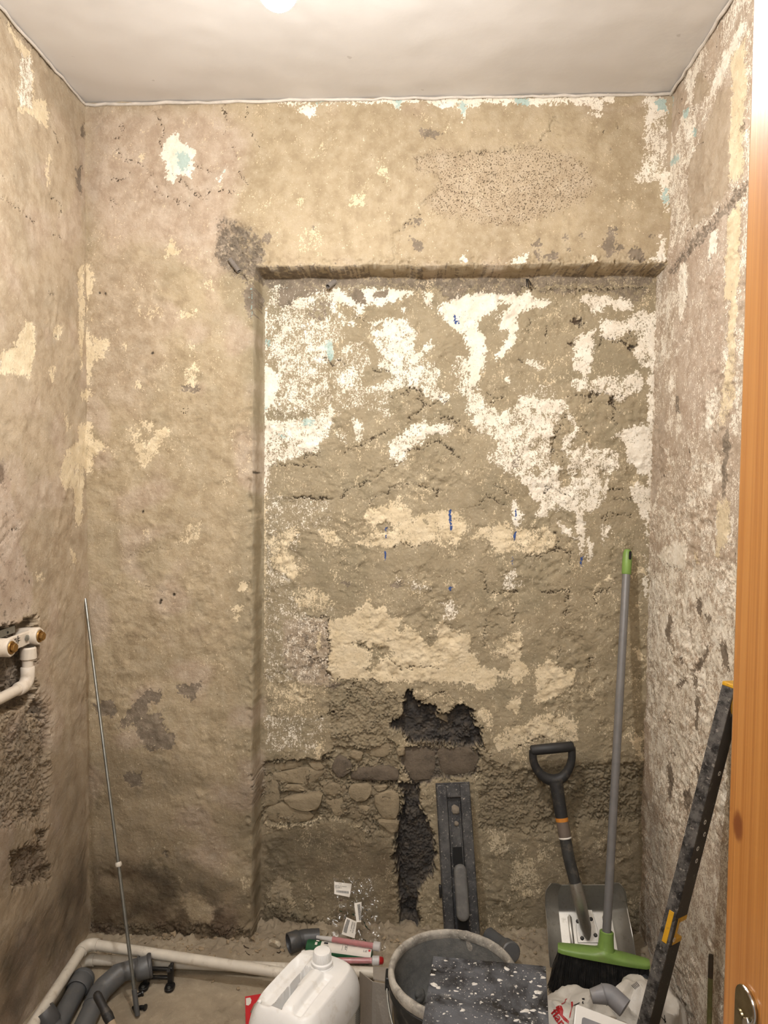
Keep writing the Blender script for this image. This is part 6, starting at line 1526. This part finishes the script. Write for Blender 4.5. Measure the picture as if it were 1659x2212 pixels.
# ------------------------------------------------------------------ tap plate and pipe in the left wall
ppr = plain('white_fitting', srgb(226, 214, 198), 0.4, var=0.05, dirt=srgb(170, 150, 128), dirt_amt=0.35, dscale=30)
bra = plain('tarnished_brass', srgb(168, 132, 78), 0.38, metal=0.9, var=0.15)
XM = XL - 0.002
def wl(x, y, X=XM): return onX(x, y, X)
o1, o2 = wl(74, 1374, XM + .012), wl(12, 1399, XM + .012)
man = thing('tap_plate', 'white plastic tap mounting plate with two brass plugs set into the left wall', 'plumbing fitting', o1)
def outlet(p):
    MB().lathe([(0.0, -0.045), (0.0215, -0.045), (0.0225, -0.02), (0.0225, 0.012), (0.0205, 0.015), (0.0165, 0.015), (0.0165, 0.008), (0, 0.008)], p, (1, -0.02, 0.02), 28).build('outlet', ppr, man)
    pl = MB().lathe([(0.0162, 0.004), (0.0162, 0.016), (0.0145, 0.018), (0, 0.018)], p, (1, -0.02, 0.02), 26).build('brass_plug', bra, man)
    hexp = [(0.0115 * math.cos(R_(60 * i + 15)), 0.0115 * math.sin(R_(60 * i + 15))) for i in range(6)]
    MB().prism(hexp, p + Vector((0.018, 0, 0)), (0, 1, 0), (0, 0, 1), (1, 0, 0), 0.008).build('hex_head', bra, pl, bevel=0.001)
outlet(o1); outlet(o2)
bu = (o2 - o1).normalized()
MB().box((0, 0, 0), (0.010, (o2 - o1).length, 0.036), frame((o1 + o2) / 2 + Vector((-0.008, 0, 0)), (1, 0, 0), -bu, -bu.cross(Vector((1, 0, 0))) if False else Vector((0, 0, 1)))).build('plate', ppr, man, bevel=0.003)
far = o2 + bu * 0.10
MB().box((0, 0, 0), (0.010, 0.13, 0.036), frame((o2 + far) / 2 + Vector((-0.008, 0, 0)), (1, 0, 0), -bu, Vector((0, 0, 1)))).build('plate', ppr, man, bevel=0.003)
MB().lathe([(0.008, 0), (0.008, 0.002), (0.003, 0.003), (0, 0.003)], wl(49, 1378, XM + .0) + Vector((0.011, 0, 0)), (1, 0, 0), 16).build('screw', zinc, man)
mk = wl(30, 1385, XM) + Vector((0.0105, 0, 0.004))
mb = MB()
for y, z, w, h in ((0.000, 0, .0016, .020), (0.004, 0.003, .010, .0014), (0.004, -0.003, .010, .0014), (-0.010, .004, .008, .0014), (-0.010, -.004, .008, .0014), (-.0135, 0, .0014, .008), (-.007, -.001, .0014, .006)):
    mb.box(mk + Vector((0, y, z)), (0.0008, w, h))
x = mb.build('maker_mark', inkm, man, smooth=0); x['kind'] = 'stuff'
vt = wl(61, 1392, XM + .004); vb = wl(60, 1478, XM + .004)
MB().lathe([(0.0160, 0.0), (0.0205, 0.004), (0.0190, 0.030), (0.0155, 0.034)], Vector((vt.x, vt.y, vt.z - 0.040)), (0, 0, 1), 24, True).build('tee_socket', ppr, man)
wp2 = thing('supply_pipe', 'white plastic supply pipe running down from the tap plate and along the wall', 'pipe', vb)
pe = Vector((vb.x, vb.y - 0.34, vb.z - 0.002)); vtt = Vector((vb.x, vb.y, vt.z - 0.040))
MB().tube([vtt] + arc(vtt, vb, pe, 0.024, 8) + [pe], 0.0135, 18).build('pipe', ppr, wp2)
a_, b_ = (vtt - vb).normalized(), (pe - vb).normalized()
MB().tube([vb + a_ * 0.046, vb + a_ * 0.044] + arc(vtt, vb, pe, 0.026, 8) + [vb + b_ * 0.044, vb + b_ * 0.046], [0.0145] + [0.0172] * 10 + [0.0145], 20).build('elbow', ppr, wp2, smooth=60)
ms = thing('mounting_strip', 'short slotted metal strip fixed above the tap plate', 'bracket', wl(12, 1362))
MB().box((0, 0, 0), (0.003, 0.10, 0.018), frame(wl(6, 1368, XM - .004), (1, 0, 0), -bu, Vector((0, 0, 1)))).build('strip', zinc, ms, bevel=0.0006)
MB().lathe([(0, 0.0008), (0.003, 0.0008), (0.003, 0)], wl(17, 1366, XM - .0022), (1, 0, 0), 10).build('screw_hole', blk, ms)

# ------------------------------------------------------------------ cable ends at the beam, crumbs on the floor
cg = plain('grey_conduit', srgb(128, 120, 112), 0.6, var=0.08)
def conduit(lbl, a, b, r):
    o = thing('cable_conduit', lbl, 'conduit', a); d = (b - a); L_ = d.length; pr = []
    n = max(4, int(L_ / 0.0035))
    for i in range(n * 2 + 1): pr.append((r if i % 2 else r * 0.84, L_ * i / (n * 2)))
    MB().lathe(pr + [(r * .7, L_), (r * .7, L_ - .012), (0, L_ - .012)], a, d.normalized(), 16, True).build('ribbed_tube', cg, o)
    return o
conduit('ribbed grey conduit end poking out under the middle of the beam', onY(724, 608, 2.21), onY(708, 619, 2.165), 0.0085)
conduit('ribbed grey conduit bit showing in the chipped corner left of the beam', onY(496, 560, 2.097), onY(516, 586, 2.094), 0.0080)
for k, (x, y) in enumerate(((1138, 620), (1142, 622), (1147, 617))):
    a = onY(1137 + k * 2, 603, 2.195); b = onY(x, y, 2.178)
    tag(MB().tube([a, a.lerp(b, .5) + Vector((0, -.004, 0)), b], 0.0014, 6).build('cut_wire', inkm), ('short black wire hanging under the beam, leftmost of three', 'short black wire hanging under the beam, middle one of three', 'short black wire hanging under the beam, rightmost of three')[k], 'wire', 'wires under the beam')
lump2 = plain('white_plaster_lump', srgb(206, 194, 172), 0.9, bump=0.003, bscale=120, var=0.1, dirt=srgb(150, 128, 98), dirt_amt=0.7)
def on_floor(x, y):
    p = onZ(x, y, 0.0); i = np.searchsorted(FF.us, p.x); j_ = np.searchsorted(FF.zs, p.y)
    p.z = float(FF.h[min(j_, FF.sh[0] - 1), min(i, FF.sh[1] - 1)]); return p
p = on_floor(594, 2047)
tag(MB().blob(p + Vector((0, 0, .008)), (0.013, 0.012, 0.011), 9, 0.4, 2).build('plaster_chunk', lump2, smooth=30), 'white plaster chunk on the floor left of the dark elbow', 'rubble')
rng = random.Random(8); mb = MB()
for k in range(420):
    x, y = rng.uniform(190, 1390), min(2205, 2022 + abs(rng.gauss(0, 38)))
    p = on_floor(x, y); w = rng.choice((.0015, .002, .003, .004, .007))
    mb.blob(p + Vector((0, 0, w * .3)), (w * rng.uniform(.8, 2), w * rng.uniform(.7, 1.2), w * .7), k, 0.45, 1, Matrix.Rotation(rng.uniform(0, 3), 3, 'Z'))
x = mb.build('floor_crumbs', plain('dry_rubble', srgb(158, 140, 114), 0.95, var=0.25, vscale=30), smooth=0)
tag(x, 'crumbs of old plaster scattered along the foot of the wall', 'rubble'); x['kind'] = 'stuff'
tw = plain('dry_splinter', srgb(58, 44, 32), 0.8)
for k, (a, b, c) in enumerate((((523, 2042), (530, 2053), (538, 2054)), ((530, 2058), (534, 2064), (540, 2066)), ((598, 2062), (603, 2064), (607, 2061)))):
    q = [on_floor(*v) + Vector((0, 0, 0.002)) for v in (a, b, c)]
    tag(MB().tube(q, [0.001, 0.0016, 0.0008], 6).build('splinter', tw), ('dark bent splinter on the floor nearest the wall', 'dark bent splinter on the floor just above the white pipes', 'dark splinter on the floor below the open end of the dark elbow')[k], 'splinter', 'splinters on the floor')
